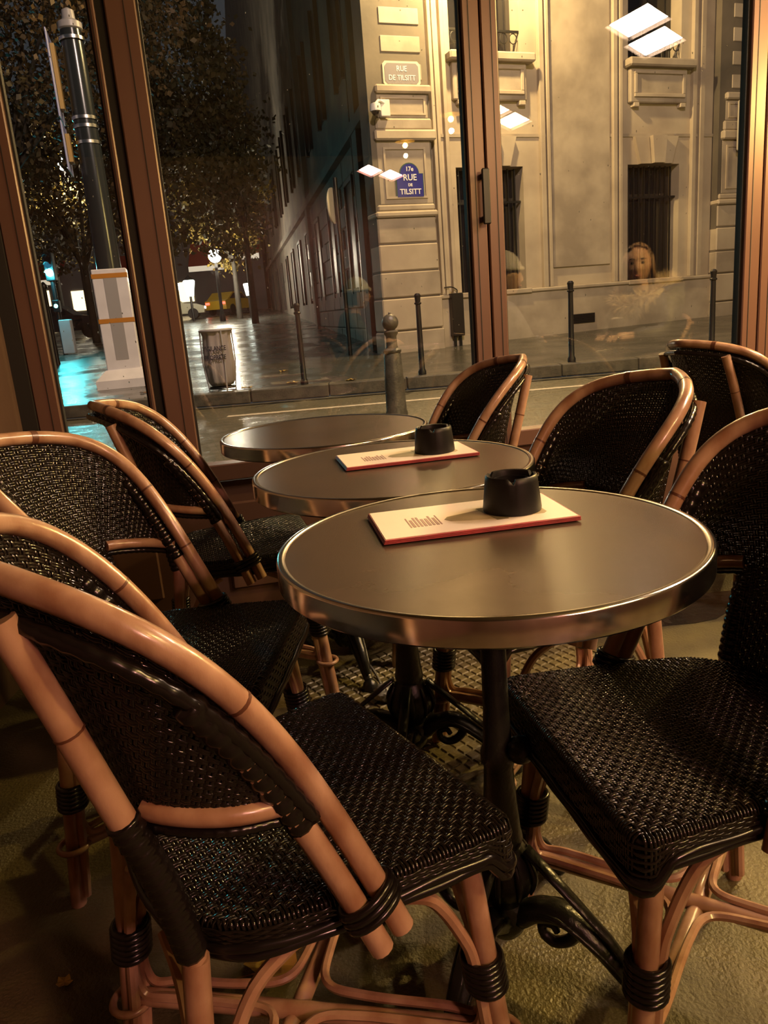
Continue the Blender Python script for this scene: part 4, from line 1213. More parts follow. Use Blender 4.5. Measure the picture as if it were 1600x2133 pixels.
# security cameras on the corner
cm = fthing('security_camera', 'white dome security camera on an arm at the building corner', 'camera', 0.34, 0.02, 4.58)
b = MB(); b.bbox(-0.02, 0.16, -0.10, 0.02, -0.14, 0.14, 0.01); b.build('junction_box', M['camw'], cm)
b = MB(); b.tube(spline([(0.05, -0.08, 0.08), (-0.08, -0.16, 0.10), (-0.16, -0.18, 0.03)], 12), 0.025, 8); b.build('arm', M['camw'], cm, smooth=True)
b = MB(); b.lathe([(0.03, 0.06), (0.09, 0.04), (0.10, -0.02), (0.10, -0.08)], 18, (-0.16, -0.18, 0)); b.build('housing', M['camw'], cm, smooth=True)
b = MB(); b.ball((-0.16, -0.18, -0.085), (0.075, 0.075, 0.07), 16, 10); b.build('dome', M['darkwin'], cm, smooth='all')
# dark wall box and vent
wb = fthing('wall_box', 'tall dark box fixed to the wall right of the corner pilaster', 'box', 1.73, WB + 0.13, 0.78)
b = MB(); b.bbox(-0.13, 0.13, -0.10, 0.06, -0.36, 0.48, 0.01); b.build('cabinet', M['black'], wb)
b = MB(); b.tube(spline([(0.03, -0.02, 0.48), (0.03, -0.02, 0.54), (-0.08, -0.02, 0.60), (-0.24, -0.02, 0.60)], 14), 0.012, 6); b.build('cable', M['black'], wb, smooth=True)
for x in (-0.06, 0.06):
    b = MB(); b.box(x - 0.02, x + 0.02, -0.05, 0.0, -0.60, -0.36); b.build('foot', M['black'], wb)
vt = fthing('wall_vent', 'small dark rectangular vent low in the stone plinth', 'vent', 4.80, WB + 0.10, 0.53)
b = MB(); b.box(-0.29, 0.29, 0.0, 0.02, -0.10, 0.10); b.build('vent_back', M['black'], vt)
for k in range(6):
    b = MB(); b.box(-0.28, 0.28, -0.02, 0.0, -0.09 + k * 0.033, -0.072 + k * 0.033); b.build('vent_slat', M['bar'], vt)
# sign pole by the left facade
sp_ = thing('sign_pole', 'thin dark pole with an edge-on round road sign beside the left facade', 'sign', (-0.42, 15.9, gz(15.9)))
b = MB(); b.tube([(0, 0, 0), (0, 0, 3.35)], 0.045, 10); b.build('pole', M['black'], sp_, smooth=True)
b = MB(); b.lathe([(0.0001, -0.012), (0.33, -0.012), (0.33, 0.012), (0.0001, 0.012)], 28, caps=False); b.move(lambda V: np.c_[V[:, 2], V[:, 0], V[:, 1]] @ np.array(Matrix.Rotation(math.radians(-16), 3, 'Z')).T + arr(-0.08, 0, 2.85)); b.build('sign_disc', M['signw'], sp_, smooth=True)

# ------------------------------------------------------------------ facade lantern that lights the stone
M['sodium'] = emat('sodium_glow', (1.0, 0.62, 0.20), 40.0)
ll = fthing('wall_lantern', 'iron wall lantern high on the corner pilaster, glowing yellow', 'lamp', 1.85, 1.15, 8.3)
b = MB(); b.lathe([(0.05, -0.30), (0.12, -0.26), (0.17, 0.16), (0.15, 0.18)], 6); b.build('glass_body', M['sodium'], ll)
b = MB(); b.lathe([(0.20, 0.18), (0.20, 0.20), (0.08, 0.34), (0.03, 0.42)], 6); b.build('roof', M['bar'], ll)
b = MB(); b.tube(spline([(0, 0.0, 0.40), (0, 0.1, 0.62), (0, 0.7, 0.66), (0, 1.36, 0.35)], 18), 0.025, 8); b.build('bracket', M['bar'], ll, smooth=True)
ld = bpy.data.lights.new('lantern_light', 'POINT'); ld.energy = STREET_W; ld.color = (1.0, 0.66, 0.27); ld.shadow_soft_size = 0.12
lo = bpy.data.objects.new('lantern_light', ld); COL.objects.link(lo); lo.parent = ll; lo.location = (0, 0, -0.46)

# ------------------------------------------------------------------ added unseen lantern on the cafe front: fill light for the facade opposite
_p = wpt(3.4, 0.75)
ll = thing('wall_lantern', 'added unseen lantern on the cafe front, fill light for the facade opposite', 'lamp', (_p[0], _p[1], 9.2), WYAW)
M['rosy'] = emat('rosy_glow', (1.0, 0.80, 0.66), 20.0)
b = MB(); b.lathe([(0.05, -0.26), (0.11, -0.22), (0.15, 0.14), (0.13, 0.16)], 6); b.build('glass_body', M['rosy'], ll)
b = MB(); b.lathe([(0.18, 0.16), (0.18, 0.18), (0.07, 0.30), (0.02, 0.36)], 6); b.build('roof', M['bar'], ll)
b = MB(); b.tube(spline([(0, 0, 0.34), (0, -0.1, 0.5), (0, -0.4, 0.5), (0, -0.74, 0.3)], 14), 0.02, 8); b.build('bracket', M['bar'], ll, smooth=True)
ld = bpy.data.lights.new('lantern_light', 'POINT'); ld.energy = FACADE_FILL_W; ld.color = (1.0, 0.70, 0.56); ld.shadow_soft_size = 0.12
lo = bpy.data.objects.new('lantern_light', ld); COL.objects.link(lo); lo.parent = ll; lo.location = (0, 0.05, -0.42)

# ------------------------------------------------------------------ added lamp on the near pavement, right of the view: yellow fill light
sl = thing('street_lamp', 'added unseen street lamp on the near pavement, yellow fill light from the right', 'lamp', (7.0, 6.5, -0.012))
b = MB(); b.lathe([(0.13, 0), (0.13, 0.25), (0.07, 0.45), (0.055, 4.0), (0.07, 4.05), (0.04, 4.15)], 14); b.build('post', M['black'], sl, smooth=True)
b = MB(); b.lathe([(0.10, 4.15), (0.20, 4.55), (0.18, 4.58)], 6); b.build('glass_body', M['sodium'], sl)
b = MB(); b.lathe([(0.24, 4.58), (0.23, 4.62), (0.08, 4.80), (0.02, 4.9)], 6); b.build('roof', M['bar'], sl)
ld = bpy.data.lights.new('lamp_light', 'POINT'); ld.energy = SIDE_FILL_W; ld.color = (1.0, 0.66, 0.20); ld.shadow_soft_size = 0.10
lo = bpy.data.objects.new('lamp_light', ld); COL.objects.link(lo); lo.parent = sl; lo.location = (-0.25, -0.20, 4.35)

# ------------------------------------------------------------------ trees
def tree(name, label, x, y, h_fork, top, crown, nleaf, fol, seed, lsize=0.16, lean=0.0, group='autumn trees along the street'):
    r = np.random.default_rng(seed)
    t = thing(name, label, 'tree', (x, y, gz(y)), 0, group)
    b = MB()
    tr = spline([(0, 0, 0), (lean * 0.3, 0, h_fork * 0.5), (lean, 0.05, h_fork)], 12)
    b.tube(tr, np.linspace(0.17, 0.12, len(tr)), 9); b.build('trunk', M['bark'], t, smooth=True)
    cx, cy, cz, rx, ry, rz = crown
    for k in range(9):
        a = k * 2.4 + r.random(); e = arr(cx + rx * 0.7 * math.cos(a) * r.uniform(.4, 1), cy + ry * 0.7 * math.sin(a) * r.uniform(.4, 1), cz + rz * r.uniform(-0.4, 0.7))
        s = arr(lean, 0.05, h_fork)
        p = spline([s, s * 0.55 + e * 0.45 + arr(0, 0, 0.25), e], 10)
        b = MB(); b.tube(p, np.linspace(0.085, 0.015, len(p)), 6); b.build('branch', M['bark'], t, smooth=True)
    # leaves in clusters
    nc = max(20, nleaf // 90)
    cc = r.normal(size=(nc, 3)); cc /= np.linalg.norm(cc, axis=1)[:, None]; cc *= (r.random((nc, 1)) ** 0.45)
    cc = cc * arr(rx, ry, rz) + arr(cx, cy, cz)
    P = cc[r.integers(0, nc, nleaf)] + r.normal(size=(nleaf, 3)) * arr(0.42, 0.42, 0.34)
    n = r.normal(size=(nleaf, 3)); n /= np.linalg.norm(n, axis=1)[:, None]
    u = np.cross(n, r.normal(size=(nleaf, 3))); u /= np.linalg.norm(u, axis=1)[:, None]; v = np.cross(n, u)
    s = r.uniform(0.6, 1.2, (nleaf, 1)) * lsize
    V = np.stack([P - u * s * 0.5, P + v * s * 0.36 - u * s * .05, P + u * s * 0.55, P - v * s * 0.36 - u * s * .05], 1).reshape(-1, 3)
    F = np.arange(nleaf * 4).reshape(-1, 4)
    W = Weave(); W.add(V, F)
    o = W.build('foliage', fol, t); return t

tree('street_tree', 'forked street tree with brown autumn leaves beside the boxed mast', -10.3, 30.0, 2.6, 8, (0.3, 0, 6.6, 4.2, 3.0, 4.2), 9000, M['foliage2'], 1, 0.2)
tree('street_tree', 'street tree with yellow-green leaves in front of the red awnings', -7.05, 44.0, 2.9, 9, (-0.5, 0, 7.2, 2.5, 3.0, 4.6), 8000, M['foliage3'], 2, 0.24)
tree('street_tree', 'tall dark tree against the grey sky in the middle window', -8.95, 33.0, 4.2, 12, (1.2, 0, 8.6, 3.4, 3.0, 5.4), 11000, M['foliage'], 3, 0.26)
tree('street_tree', 'big near tree whose leaves hang across the upper left panes', -7.8, 19.0, 4.4, 9, (0.7, 0, 7.6, 3.6, 2.6, 3.4), 11000, M['foliage2'], 4, 0.14)
tree('street_tree', 'far tree with amber leaves behind the green traffic light', -15.2, 40.0, 3.0, 9, (0, 0, 6.8, 4.4, 3.0, 4.0), 5000, M['foliage3'], 6)
tree('street_tree', 'dark leafy tree hugging the left facade up the street', -5.1, 36.0, 3.8, 9, (-0.4, 0, 7.0, 1.6, 2.2, 4.6), 6500, M['foliage'], 8, 0.24)

# leaves lying on the far pavement
rl = random.Random(9)
spots = [(-1.75, 10.75, 'yellow fallen leaf on the far kerb beside the bin'), (-1.15, 11.0, 'amber fallen leaf on the far pavement right of the bin'), (-0.3, 10.62, 'small yellow leaf pair lying on the kerb left of the stone bollard'), (-1.55, 13.6, 'pale fallen leaf far back on the wet pavement'), (-3.6, 12.6, 'dark leaf lying in the cyan reflection near the boxed mast'), (-3.35, 11.4, 'dark leaf lying in the cyan reflection, the nearest one')]
for k, (x, y, lab) in enumerate(spots):
    o = leaf_mesh(0.09, 20 + k, 0.03).build('fallen_leaf', M['leaf'] if k < 4 else M['leaf_b'], loc=(x, y, gz(y))); tag(o, lab, 'leaf', 'leaves on the far pavement')

# ------------------------------------------------------------------ traffic light, lamps, far shops
M['green_glow'] = emat('green_signal', (0.10, 0.95, 1.0), 1200.0)
M['green_dim'] = emat('green_signal_small', (0.15, 0.9, 0.8), 14.0)
tl = thing('traffic_light', 'green-lit traffic light on a dark post seen through the left pane', 'traffic light', (-9.25, 24.0, gz(24.0)))
b = MB(); b.tube([(0, 0, 0), (0, 0, 2.75)], 0.07, 10); b.build('post', M['black'], tl, smooth=True)
b = MB(); b.bbox(-0.14, 0.14, -0.12, 0.10, 2.15, 2.95, 0.02); hd = b.build('signal_head', M['black'], tl)
for z, m_ in ((2.38, M['green_glow']), (2.60, M['darkwin']), (2.81, M['darkwin'])):
    b = MB(); b.lathe([(0.0001, 0.0), (0.105, 0.0), (0.10, 0.02), (0.0001, 0.03)], 16, caps=False); b.move(lambda V: np.c_[V[:, 0], -0.12 - V[:, 2], V[:, 1] + z]); b.build('lens', m_, hd, smooth=True)
    b = MB(); th = np.linspace(0.1, math.pi - 0.1, 9); b.add([(0.095 * math.cos(a), -0.12, z + 0.095 * math.sin(a)) for a in th] + [(0.095 * math.cos(a), -0.26, z + 0.085 * math.sin(a)) for a in th], [(i, i + 1, i + 10, i + 9) for i in range(8)]); b.build('visor', M['black'], hd)
b = MB(); b.bbox(-0.10, 0.10, -0.09, 0.07, 1.25, 1.6, 0.02); rp_ = b.build('repeater', M['black'], tl)
b = MB(); b.lathe([(0.0001, 0.0), (0.06, 0.0), (0.0001, 0.02)], 12, caps=False); b.move(lambda V: np.c_[V[:, 0], -0.09 - V[:, 2], V[:, 1] + 1.43]); b.build('lens', M['green_dim'], rp_)
b = MB(); b.bbox(-0.02, 0.34, -0.10, 0.10, 0.02, 1.02, 0.02); b.build('control_box', M['white'], tl)
ld = bpy.data.lights.new('signal_light', 'POINT'); ld.energy = 150; ld.color = (0.10, 0.85, 1.0); ld.shadow_soft_size = 0.09
lo = bpy.data.objects.new('signal_light', ld); COL.objects.link(lo); lo.parent = tl; lo.location = (0, -0.35, 2.38)

M['globe'] = emat('lamp_globe', (1.0, 0.93, 0.80), 30.0)
M['lantern'] = emat('white_lantern', (0.95, 1.0, 0.85), 10.0)
M['warmwin'] = emat('lit_window', (1.0, 0.75, 0.40), 3.0)
def lamp_post(label, x, y, hgt, watts, m_, r=0.24):
    t = thing('street_lamp', label, 'lamp', (x, y, gz(y)), 0, 'lamp posts of the square')
    b = MB(); b.lathe([(0.16, 0), (0.16, 0.3), (0.09, 0.5), (0.075, hgt - 0.35), (0.10, hgt - 0.3), (0.05, hgt - 0.22)], 14); b.build('post', M['black'], t, smooth=True)
    b = MB(); b.ball((0, 0, hgt), r, 16, 11); b.build('globe', m_, t, smooth='all')
    b = MB(); b.lathe([(r * 0.55, hgt + r * 0.85), (r * 0.6, hgt + r), (0.03, hgt + r * 1.35)], 12); b.build('cap', M['black'], t, smooth=True)
    if watts:
        ld = bpy.data.lights.new('globe_light', 'POINT'); ld.energy = watts; ld.color = (1.0, 0.85, 0.62); ld.shadow_soft_size = r
        lo = bpy.data.objects.new('globe_light', ld); COL.objects.link(lo); lo.parent = t; lo.location = (0, 0, hgt - r - 0.3)
    return t
lamp_post('bright globe lamp on a dark post before the red awnings', -7.65, 42.0, 3.3, 1500, M['globe'], 0.34)
lamp_post('pale lamp high among the leaves in the left pane', -13.9, 40.0, 7.9, 2500, M['globe'], 0.3)
def lantern(label, x, y, z, s):
    t = thing('shop_lantern', label, 'lamp', (x, y, gz(y)), 0, 'white lanterns far down the street')
    b = MB(); b.lathe([(s * 0.35, z - s), (s * 0.62, z + s * 0.5), (s * 0.5, z + s * 0.6)], 6); b.build('glass', M['lantern'], t)
    b = MB(); b.lathe([(s * 0.68, z + s * 0.6), (s * 0.2, z + s * 0.95), (0.02, z + s * 1.1)], 6); b.build('roof', M['black'], t)
    b = MB(); b.tube([(0, 0, 0), (0, 0, z - s)], 0.07, 8); b.build('post', M['black'], t)
    return t
lantern('white lantern far left of the globe lamp, the left one of two', -10.95, 46.0, 1.85, 0.55)
lantern('white lantern far left of the globe lamp, the right one of two', -10.05, 46.0, 1.95, 0.55)
lantern('white lantern right of the dark tree trunk near the facade', -6.72, 46.0, 1.6, 0.42)

fs = thing('far_shopfront', 'distant grey building with red awnings at the end of the street', 'building', (-11, 63.0, gz(63)))
b = MB(); b.box(-30, 3.2, 0, 3, -1, 14); b.build('wall', mat('far_wall', (0.16, 0.15, 0.16), 0.8, var=(0.10, 0.095, 0.10), vscale=0.4), fs)
for x0, x1, z0, z1 in ((-2.2, 0.45, 3.5, 5.4), (1.75, 3.2, 4.1, 5.3), (-9.5, -5.5, 3.4, 4.8), (-16, -12, 3.4, 4.8)):
    b = MB(); b.add([(x0, 0, z1), (x1, 0, z1), (x1, -2.0, z0), (x0, -2.0, z0), (x0, 0, z1 - 0.05), (x1, 0, z1 - 0.05), (x1, -2.0, z0 - 0.05), (x0, -2.0, z0 - 0.05)], [(0, 3, 2, 1), (4, 5, 6, 7), (0, 4, 7, 3), (1, 2, 6, 5)]); aw = b.build('awning', M['red'], fs)
    b = MB(); b.box(x0, x1, -2.02, -1.98, z0 - 0.42, z0 - 0.04); b.build('valance', emat('lit_valance', (1.0, 0.82, 0.6), 0.8), aw)
for x0, z0 in ((-6.5, 1.0), (-3.8, 1.0), (-12, 1.0), (-9, 1.0), (-2.2, 7.3), (-15, 1.2)):
    b = MB(); b.box(x0, x0 + 1.3, -0.06, 0.02, z0, z0 + 1.5); b.build('lit_window', M['warmwin'], fs)
for x0 in (-11, -8, -5, -2, 1):
    b = MB(); b.box(x0, x0 + 1.1, -0.05, 0.02, 9, 11.2); b.build('dark_window', M['darkwin'], fs)

def car(label, x, y, rz, m_):
    t = thing('parked_car', label, 'car', (x, y, gz(y)), rz, 'cars far down the street')
    side = [(-2.0, 0.35), (2.0, 0.35), (2.05, 0.75), (1.55, 0.92), (0.75, 1.0), (0.2, 1.42), (-1.0, 1.45), (-1.75, 0.98), (-2.05, 0.9)]
    b = MB(); n = len(side)
    V = [(px, -0.8, pz) for px, pz in side] + [(px, 0.8, pz) for px, pz in side]
    b.add(V, [tuple(range(n)), tuple(range(n, 2 * n))[::-1]] + [(i, n + i, n + (i + 1) % n, (i + 1) % n) for i in range(n)]); b.build('body', m_, t)
    for y_ in (-0.81, 0.81):
        b = MB(); b.add([(0.65, y_, 1.02), (0.18, y_, 1.36), (-0.95, y_, 1.38), (-1.5, y_, 1.02)], [(0, 1, 2, 3)]); b.build('side_glass', M['darkwin'], t)
        for x_ in (-1.25, 1.3):
            b = MB(); b.lathe([(0.0001, -0.1), (0.33, -0.1), (0.33, 0.1), (0.0001, 0.1)], 16, caps=False); b.move(lambda V: np.c_[V[:, 0] + x_, V[:, 2] + y_ * 0.93, V[:, 1] + 0.33]); b.build('wheel', M['rubber'], t, smooth=True)
    for y_ in (-0.6, 0.6):
        b = MB(); b.box(1.98, 2.07, y_ - 0.15, y_ + 0.15, 0.6, 0.74); b.build('headlight', emat('headlight', (1, .95, .8), 12), t)
        b = MB(); b.box(-2.07, -2.0, y_ - 0.15, y_ + 0.15, 0.68, 0.82); b.build('tail_light', emat('tail_light', (1, .08, .05), 6), t)
    return t
car('pale car parked far off, left of the globe lamp', -12.4, 51.0, 0.15, mat('car_cream', (0.6, 0.52, 0.36), 0.3))
car('yellow car parked far off behind the globe lamp post', -9.3, 55.0, 1.2, mat('car_yellow', (0.6, 0.36, 0.03), 0.3))
car('dark car parked far off behind the traffic light post', -13.4, 35.0, 0.1, mat('car_dark', (0.03, 0.03, 0.035), 0.25))
car('dark car parked far off between the two trees in the left pane', -19.0, 48.0, 0.1, mat('car_dark2', (0.04, 0.035, 0.035), 0.25))
pp = thing('dark_post', 'thin dark post at the left edge of the left pane', 'post', (-7.95, 20.0, gz(20)))
b = MB(); b.lathe([(0.07, 0), (0.06, 0.1), (0.05, 1.9), (0.07, 1.95), (0.02, 2.02)], 12); b.build('shaft', M['black'], pp, smooth=True)
b = MB(); b.lathe([(0.08, 1.86), (0.085, 1.88), (0.085, 1.93), (0.08, 1.95)], 12); b.build('collar', M['black'], pp, smooth=True)

# ================================================================== PEOPLE AT THE TABLE ON THE RIGHT (seen mirrored in the glass)
def skin_mesh(nodes, edges, radii, sub=2):
    me = bpy.data.meshes.new('sk'); me.from_pydata([tuple(p) for p in nodes], edges, []); me.update()
    o = bpy.data.objects.new('sk', me); COL.objects.link(o)
    md = o.modifiers.new('skin', 'SKIN'); md.use_smooth_shade = True
    if not me.skin_vertices:
        bpy.context.view_layer.objects.active = o
    for i, r in enumerate(radii):
        v = me.skin_vertices[0].data[i]; v.radius = (r, r) if not isinstance(r, tuple) else r; v.use_root = (i == 0)
    s = o.modifiers.new('sub', 'SUBSURF'); s.levels = sub; s.render_levels = sub
    bpy.context.view_layer.update()
    dg = bpy.context.evaluated_depsgraph_get()
    ev = o.evaluated_get(dg).to_mesh()
    V = np.array([tuple(v.co) for v in ev.vertices]); F = [tuple(p.vertices) for p in ev.polygons]
    o.evaluated_get(dg).to_mesh_clear()
    bpy.data.objects.remove(o); bpy.data.meshes.remove(me)
    return V, F

SK = {}
SK['skin'] = mat('skin', (0.62, 0.38, 0.26), 0.45, var=(0.56, 0.33, 0.22), vscale=20)
SK['lip'] = mat('lips', (0.45, 0.16, 0.13), 0.4)
SK['eye'] = mat('eye_dark', (0.02, 0.016, 0.012), 0.2)
SK['brow'] = mat('brow_hair', (0.07, 0.045, 0.03), 0.6)

def head_geo(c, yaw, tilt=0.0):
    """a head with brow, nose, lips, chin and ears, centre c, facing +x turned by yaw"""
    b = MB(); b.ball((0, 0, 0), 1.0, 40, 30)
    V = np.concatenate(b.v); n = V.copy()
    g = lambda d, s: np.exp(-((n - np.array(d) / np.linalg.norm(d)) ** 2).sum(1) / (2 * s * s))
    r = np.ones(len(V))
    r += 0.20 * g((1, 0, -0.18), 0.10) + 0.10 * g((1, 0, 0.02), 0.09)                       # nose
    r -= 0.075 * (g((0.92, 0.34, 0.10), 0.15) + g((0.92, -0.34, 0.10), 0.15))               # eye sockets
    r += 0.035 * (g((0.92, 0.30, 0.32), 0.16) + g((0.92, -0.30, 0.32), 0.16))               # brows
    r += 0.05 * g((0.96, 0, -0.52), 0.14) + 0.09 * g((0.80, 0, -0.92), 0.22)                # lips, chin
    r += 0.04 * (g((0.80, 0.55, -0.22), 0.25) + g((0.80, -0.55, -0.22), 0.25))              # cheeks
    V = n * r[:, None] * arr(0.098, 0.078, 0.122)
    tz = np.clip(-n[:, 2], 0, 1)
    V[:, 1] *= 1 - 0.30 * tz ** 1.5
    V[:, 0] = np.where(V[:, 0] < 0, V[:, 0] * (1 - 0.25 * tz), V[:, 0])
    b.v = [V]
    for s in (-1, 1):
        e = MB(); e.ball((-0.005, 0.079 * s, -0.005), (0.022, 0.010, 0.034), 10, 8); b.add(np.concatenate(e.v), e.f)
    R = np.array(Matrix.Rotation(yaw, 3, 'Z') @ Matrix.Rotation(tilt, 3, 'Y'))
    b.move(lambda Q: Q @ R.T + np.array(c))
    return b, R

def person(label, loc, rz, head_yaw, coat, legs, hair, fur=None, reach=(0.30, 0.30), hair_long=True, hat=None, lean=0.0, tilt=0.0):
    t = thing('person', label, 'person', loc, rz)
    hz = 1.185
    hx = 0.075 + lean
    nodes = [(0, 0, 0.50), (0.01, 0, 0.70), (0.02 + lean * .6, 0, 0.90), (0.03 + lean * .8, 0, 1.015), (0.045 + lean, 0, 1.075), (0.06 + lean, 0, 1.13)]
    rad = [(0.16, 0.13), (0.13, 0.105), (0.145, 0.11), (0.085, 0.085), 0.050, 0.052]
    edges = [(0, 1), (1, 2), (2, 3), (3, 4), (4, 5)]
    wr = {}
    for s in (1, -1):
        i = len(nodes)
        rx = reach[0 if s > 0 else 1]
        sh = arr(0.02 + lean * .7, 0.165 * s, 0.985); el = arr(0.10 + rx * 0.15, 0.235 * s, 0.775); w_ = arr(rx + 0.05, 0.13 * s, 0.785)
        pa = w_ + arr(0.075, -0.02 * s, 0.0)
        nodes += [tuple(sh), tuple(el), tuple(w_), tuple(pa)]; rad += [0.062, 0.045, 0.028, (0.036, 0.018)]
        edges += [(2, i), (i, i + 1), (i + 1, i + 2), (i + 2, i + 3)]
        wr[s] = (w_, pa)
        j = len(nodes)
        nodes += [(0.05, 0.095 * s, 0.50), (0.43, 0.115 * s, 0.505), (0.40, 0.115 * s, 0.095), (0.53, 0.125 * s, 0.045)]; rad += [0.095, 0.062, 0.040, (0.042, 0.030)]
        edges += [(0, j), (j, j + 1), (j + 1, j + 2), (j + 2, j + 3)]
    V, F = skin_mesh(nodes, edges, rad, 2)
    body = MB(); body.add(V, F)
    for s in (1, -1):
        w_, pa = wr[s]
        for q in range(4):
            y0 = (q - 1.5) * 0.017
            base = pa + arr(-0.005, y0, 0.004); L = (0.070, 0.080, 0.076, 0.058)[q]
            p = spline([base, base + arr(L * 0.45, y0 * 0.2, 0.004), base + arr(L * 0.8, y0 * 0.3, -0.012), base + arr(L, y0 * 0.3, -0.028)], 10)
            body.tube(p, np.linspace(0.0088, 0.0062, len(p)), 8)
        b0 = w_ + arr(0.030, -0.022 * s, 0)
        p = spline([b0, b0 + arr(0.028, -0.026 * s, 0.0), b0 + arr(0.058, -0.030 * s, -0.010)], 8)
        body.tube(p, np.linspace(0.0105, 0.0075, len(p)), 8)
    hc = (hx, 0, hz)
    hb, R = head_geo(hc, head_yaw, tilt)
    body.add(np.concatenate(hb.v), hb.f)
    body.build('body', SK['skin'], t, smooth='all')
    hp = lambda x, y, z: tuple(np.array(hc) + R @ arr(x, y, z))
    for s in (1, -1):
        b = MB(); b.ball(hp(0.0835, 0.0295 * s, 0.014), (0.0105, 0.0105, 0.0085), 10, 8); b.build('eye', SK['eye'], t, smooth='all')
        b = MB(); b.tube([hp(0.094, 0.015 * s, 0.034), hp(0.093, 0.030 * s, 0.040), hp(0.083, 0.046 * s, 0.035)], 0.0032, 6); b.build('eyebrow', SK['brow'], t)
    b = MB(); b.tube([hp(0.090, 0.022, -0.062), hp(0.1005, 0.008, -0.060), hp(0.1005, -0.008, -0.060), hp(0.090, -0.022, -0.062)], [0.003, 0.0065, 0.0065, 0.003], 7); b.build('lips', SK['lip'], t, smooth='all')
    # clothing shells
    cn = nodes[:4]; cr = [(0.195, 0.165), (0.165, 0.145), (0.185, 0.150), (0.115, 0.115)]; ce = [(0, 1), (1, 2), (2, 3)]
    for s in (1, -1):
        i = len(cn); k = 6 if s > 0 else 14
        cn += [nodes[k], nodes[k + 1], tuple(arr(*nodes[k + 2]) * 0.97 + arr(*nodes[k + 1]) * 0.03)]; cr += [0.092, 0.072, 0.054]
        ce += [(2, i), (i, i + 1), (i + 1, i + 2)]
    V, F = skin_mesh(cn, ce, cr, 2)
    b = MB(); b.add(V, F); b.build('coat', coat, t, smooth='all')
    for s in (1, -1):
        k = 10 if s > 0 else 18
        V, F = skin_mesh([(-0.02, 0.055 * s, 0.505), nodes[k], nodes[k + 1], nodes[k + 2]], [(0, 1), (1, 2), (2, 3)], [0.135, 0.128, 0.082, 0.058], 2)
        b = MB(); b.add(V, F); b.build('trouser_leg', legs, t, smooth='all')
        a_, e_ = arr(*nodes[k + 2]), arr(*nodes[k + 3])
        V, F = skin_mesh([a_ + arr(-0.03, 0, -0.035), a_ + arr(0.06, 0, -0.045), e_ + arr(0.03, 0, -0.008)], [(0, 1), (1, 2)], [0.048, 0.047, 0.032], 2)
        V[:, 2] = np.maximum(V[:, 2], 0.003)
        b = MB(); b.add(V, F); b.build('shoe', M['black'], t, smooth='all')
    # hair: cap plus strands
    r = np.random.default_rng(int(abs(loc[0]) * 100))
    b = MB(); b.ball((0, 0, 0), 1.0, 30, 22)
    V = np.concatenate(b.v)
    keep = ~((V[:, 0] > 0.22 + 0.25 * np.clip(V[:, 2], 0, 1)) & (V[:, 2] < 0.80 - 0.25 * np.abs(V[:, 1]))) & (V[:, 2] > -0.75)
    F = [f for f in b.f if all(keep[i] for i in f)]
    Q = V * arr(0.108, 0.090, 0.130) + arr(-0.006, 0, 0.006)
    hm = MB(); hm.add(Q @ R.T + np.array(hc), F)
    if hair_long:
        for k in range(260):
            a = r.uniform(1.2, 2 * math.pi - 1.2); zz = r.uniform(-0.1, 0.97)
            d = arr(math.cos(a), math.sin(a), 0) * math.sqrt(max(0, 1 - zz * zz))
            p0 = (d * arr(0.108, 0.090, 0) + arr(-0.006, 0, zz * 0.130))
            sp_ = 0.10 + 0.03 * r.random()
            p1 = arr(d[0] * 0.105 - 0.01, math.copysign(max(abs(d[1]) * 0.10, 0.06), d[1] if abs(d[1]) > .01 else 1), -0.06)
            p2 = arr(p1[0] * 0.9 - 0.0, p1[1] * 1.12, -0.17); p3 = arr(p1[0] * 0.8 + 0.03 * r.random(), p1[1] * 1.25, -0.27 - 0.05 * r.random())
            pts = np.stack([p0, p1, p2, p3]) @ R.T + np.array(hc)
            pts = spline(pts, 12)
            hm.tube(pts, np.linspace(0.007, 0.003, len(pts)), 5)
    hm.build('hair', hair, t, smooth='all', kind='stuff')
    if fur is not None:
        fm = MB(); nF = 1500
        for k in range(nF):
            a = r.uniform(0, 2 * math.pi); rr_ = 0.135 + 0.02 * math.cos(2 * a)
            ca = arr(0.03 + lean * .8 + rr_ * 0.95 * math.cos(a), rr_ * 1.2 * math.sin(a), 1.035 - 0.045 * math.cos(a))
            if math.cos(a) > 0.93: ca[2] -= 0.03
            th = r.uniform(0, 2 * math.pi); out = arr(math.cos(a), math.sin(a), 0)
            d = out * math.cos(th) + arr(0, 0, 1) * math.sin(th) + r.normal(size=3) * 0.25; d /= np.linalg.norm(d)
            s0 = ca + d * 0.025; L = r.uniform(0.045, 0.085)
            side = np.cross(d, r.normal(size=3)); side /= np.linalg.norm(side)
            o2 = np.cross(d, side)
            e = s0 + d * L + arr(0, 0, -0.012)
            w_ = 0.0045
            fm.add([s0 + side * w_, s0 - side * w_ * .5 + o2 * w_ * .87, s0 - side * w_ * .5 - o2 * w_ * .87, e], [(0, 1, 3), (1, 2, 3), (2, 0, 3)])
        th = np.linspace(0, 2 * math.pi, 37)[:-1]
        ring = np.stack([0.03 + lean * .8 + 0.13 * np.cos(th), 0.158 * np.sin(th), 1.03 - 0.045 * np.cos(th)], -1)
        fm.tube(ring, 0.036, 8, closed=True)
        fm.build('fur_collar', fur, t, kind='stuff')
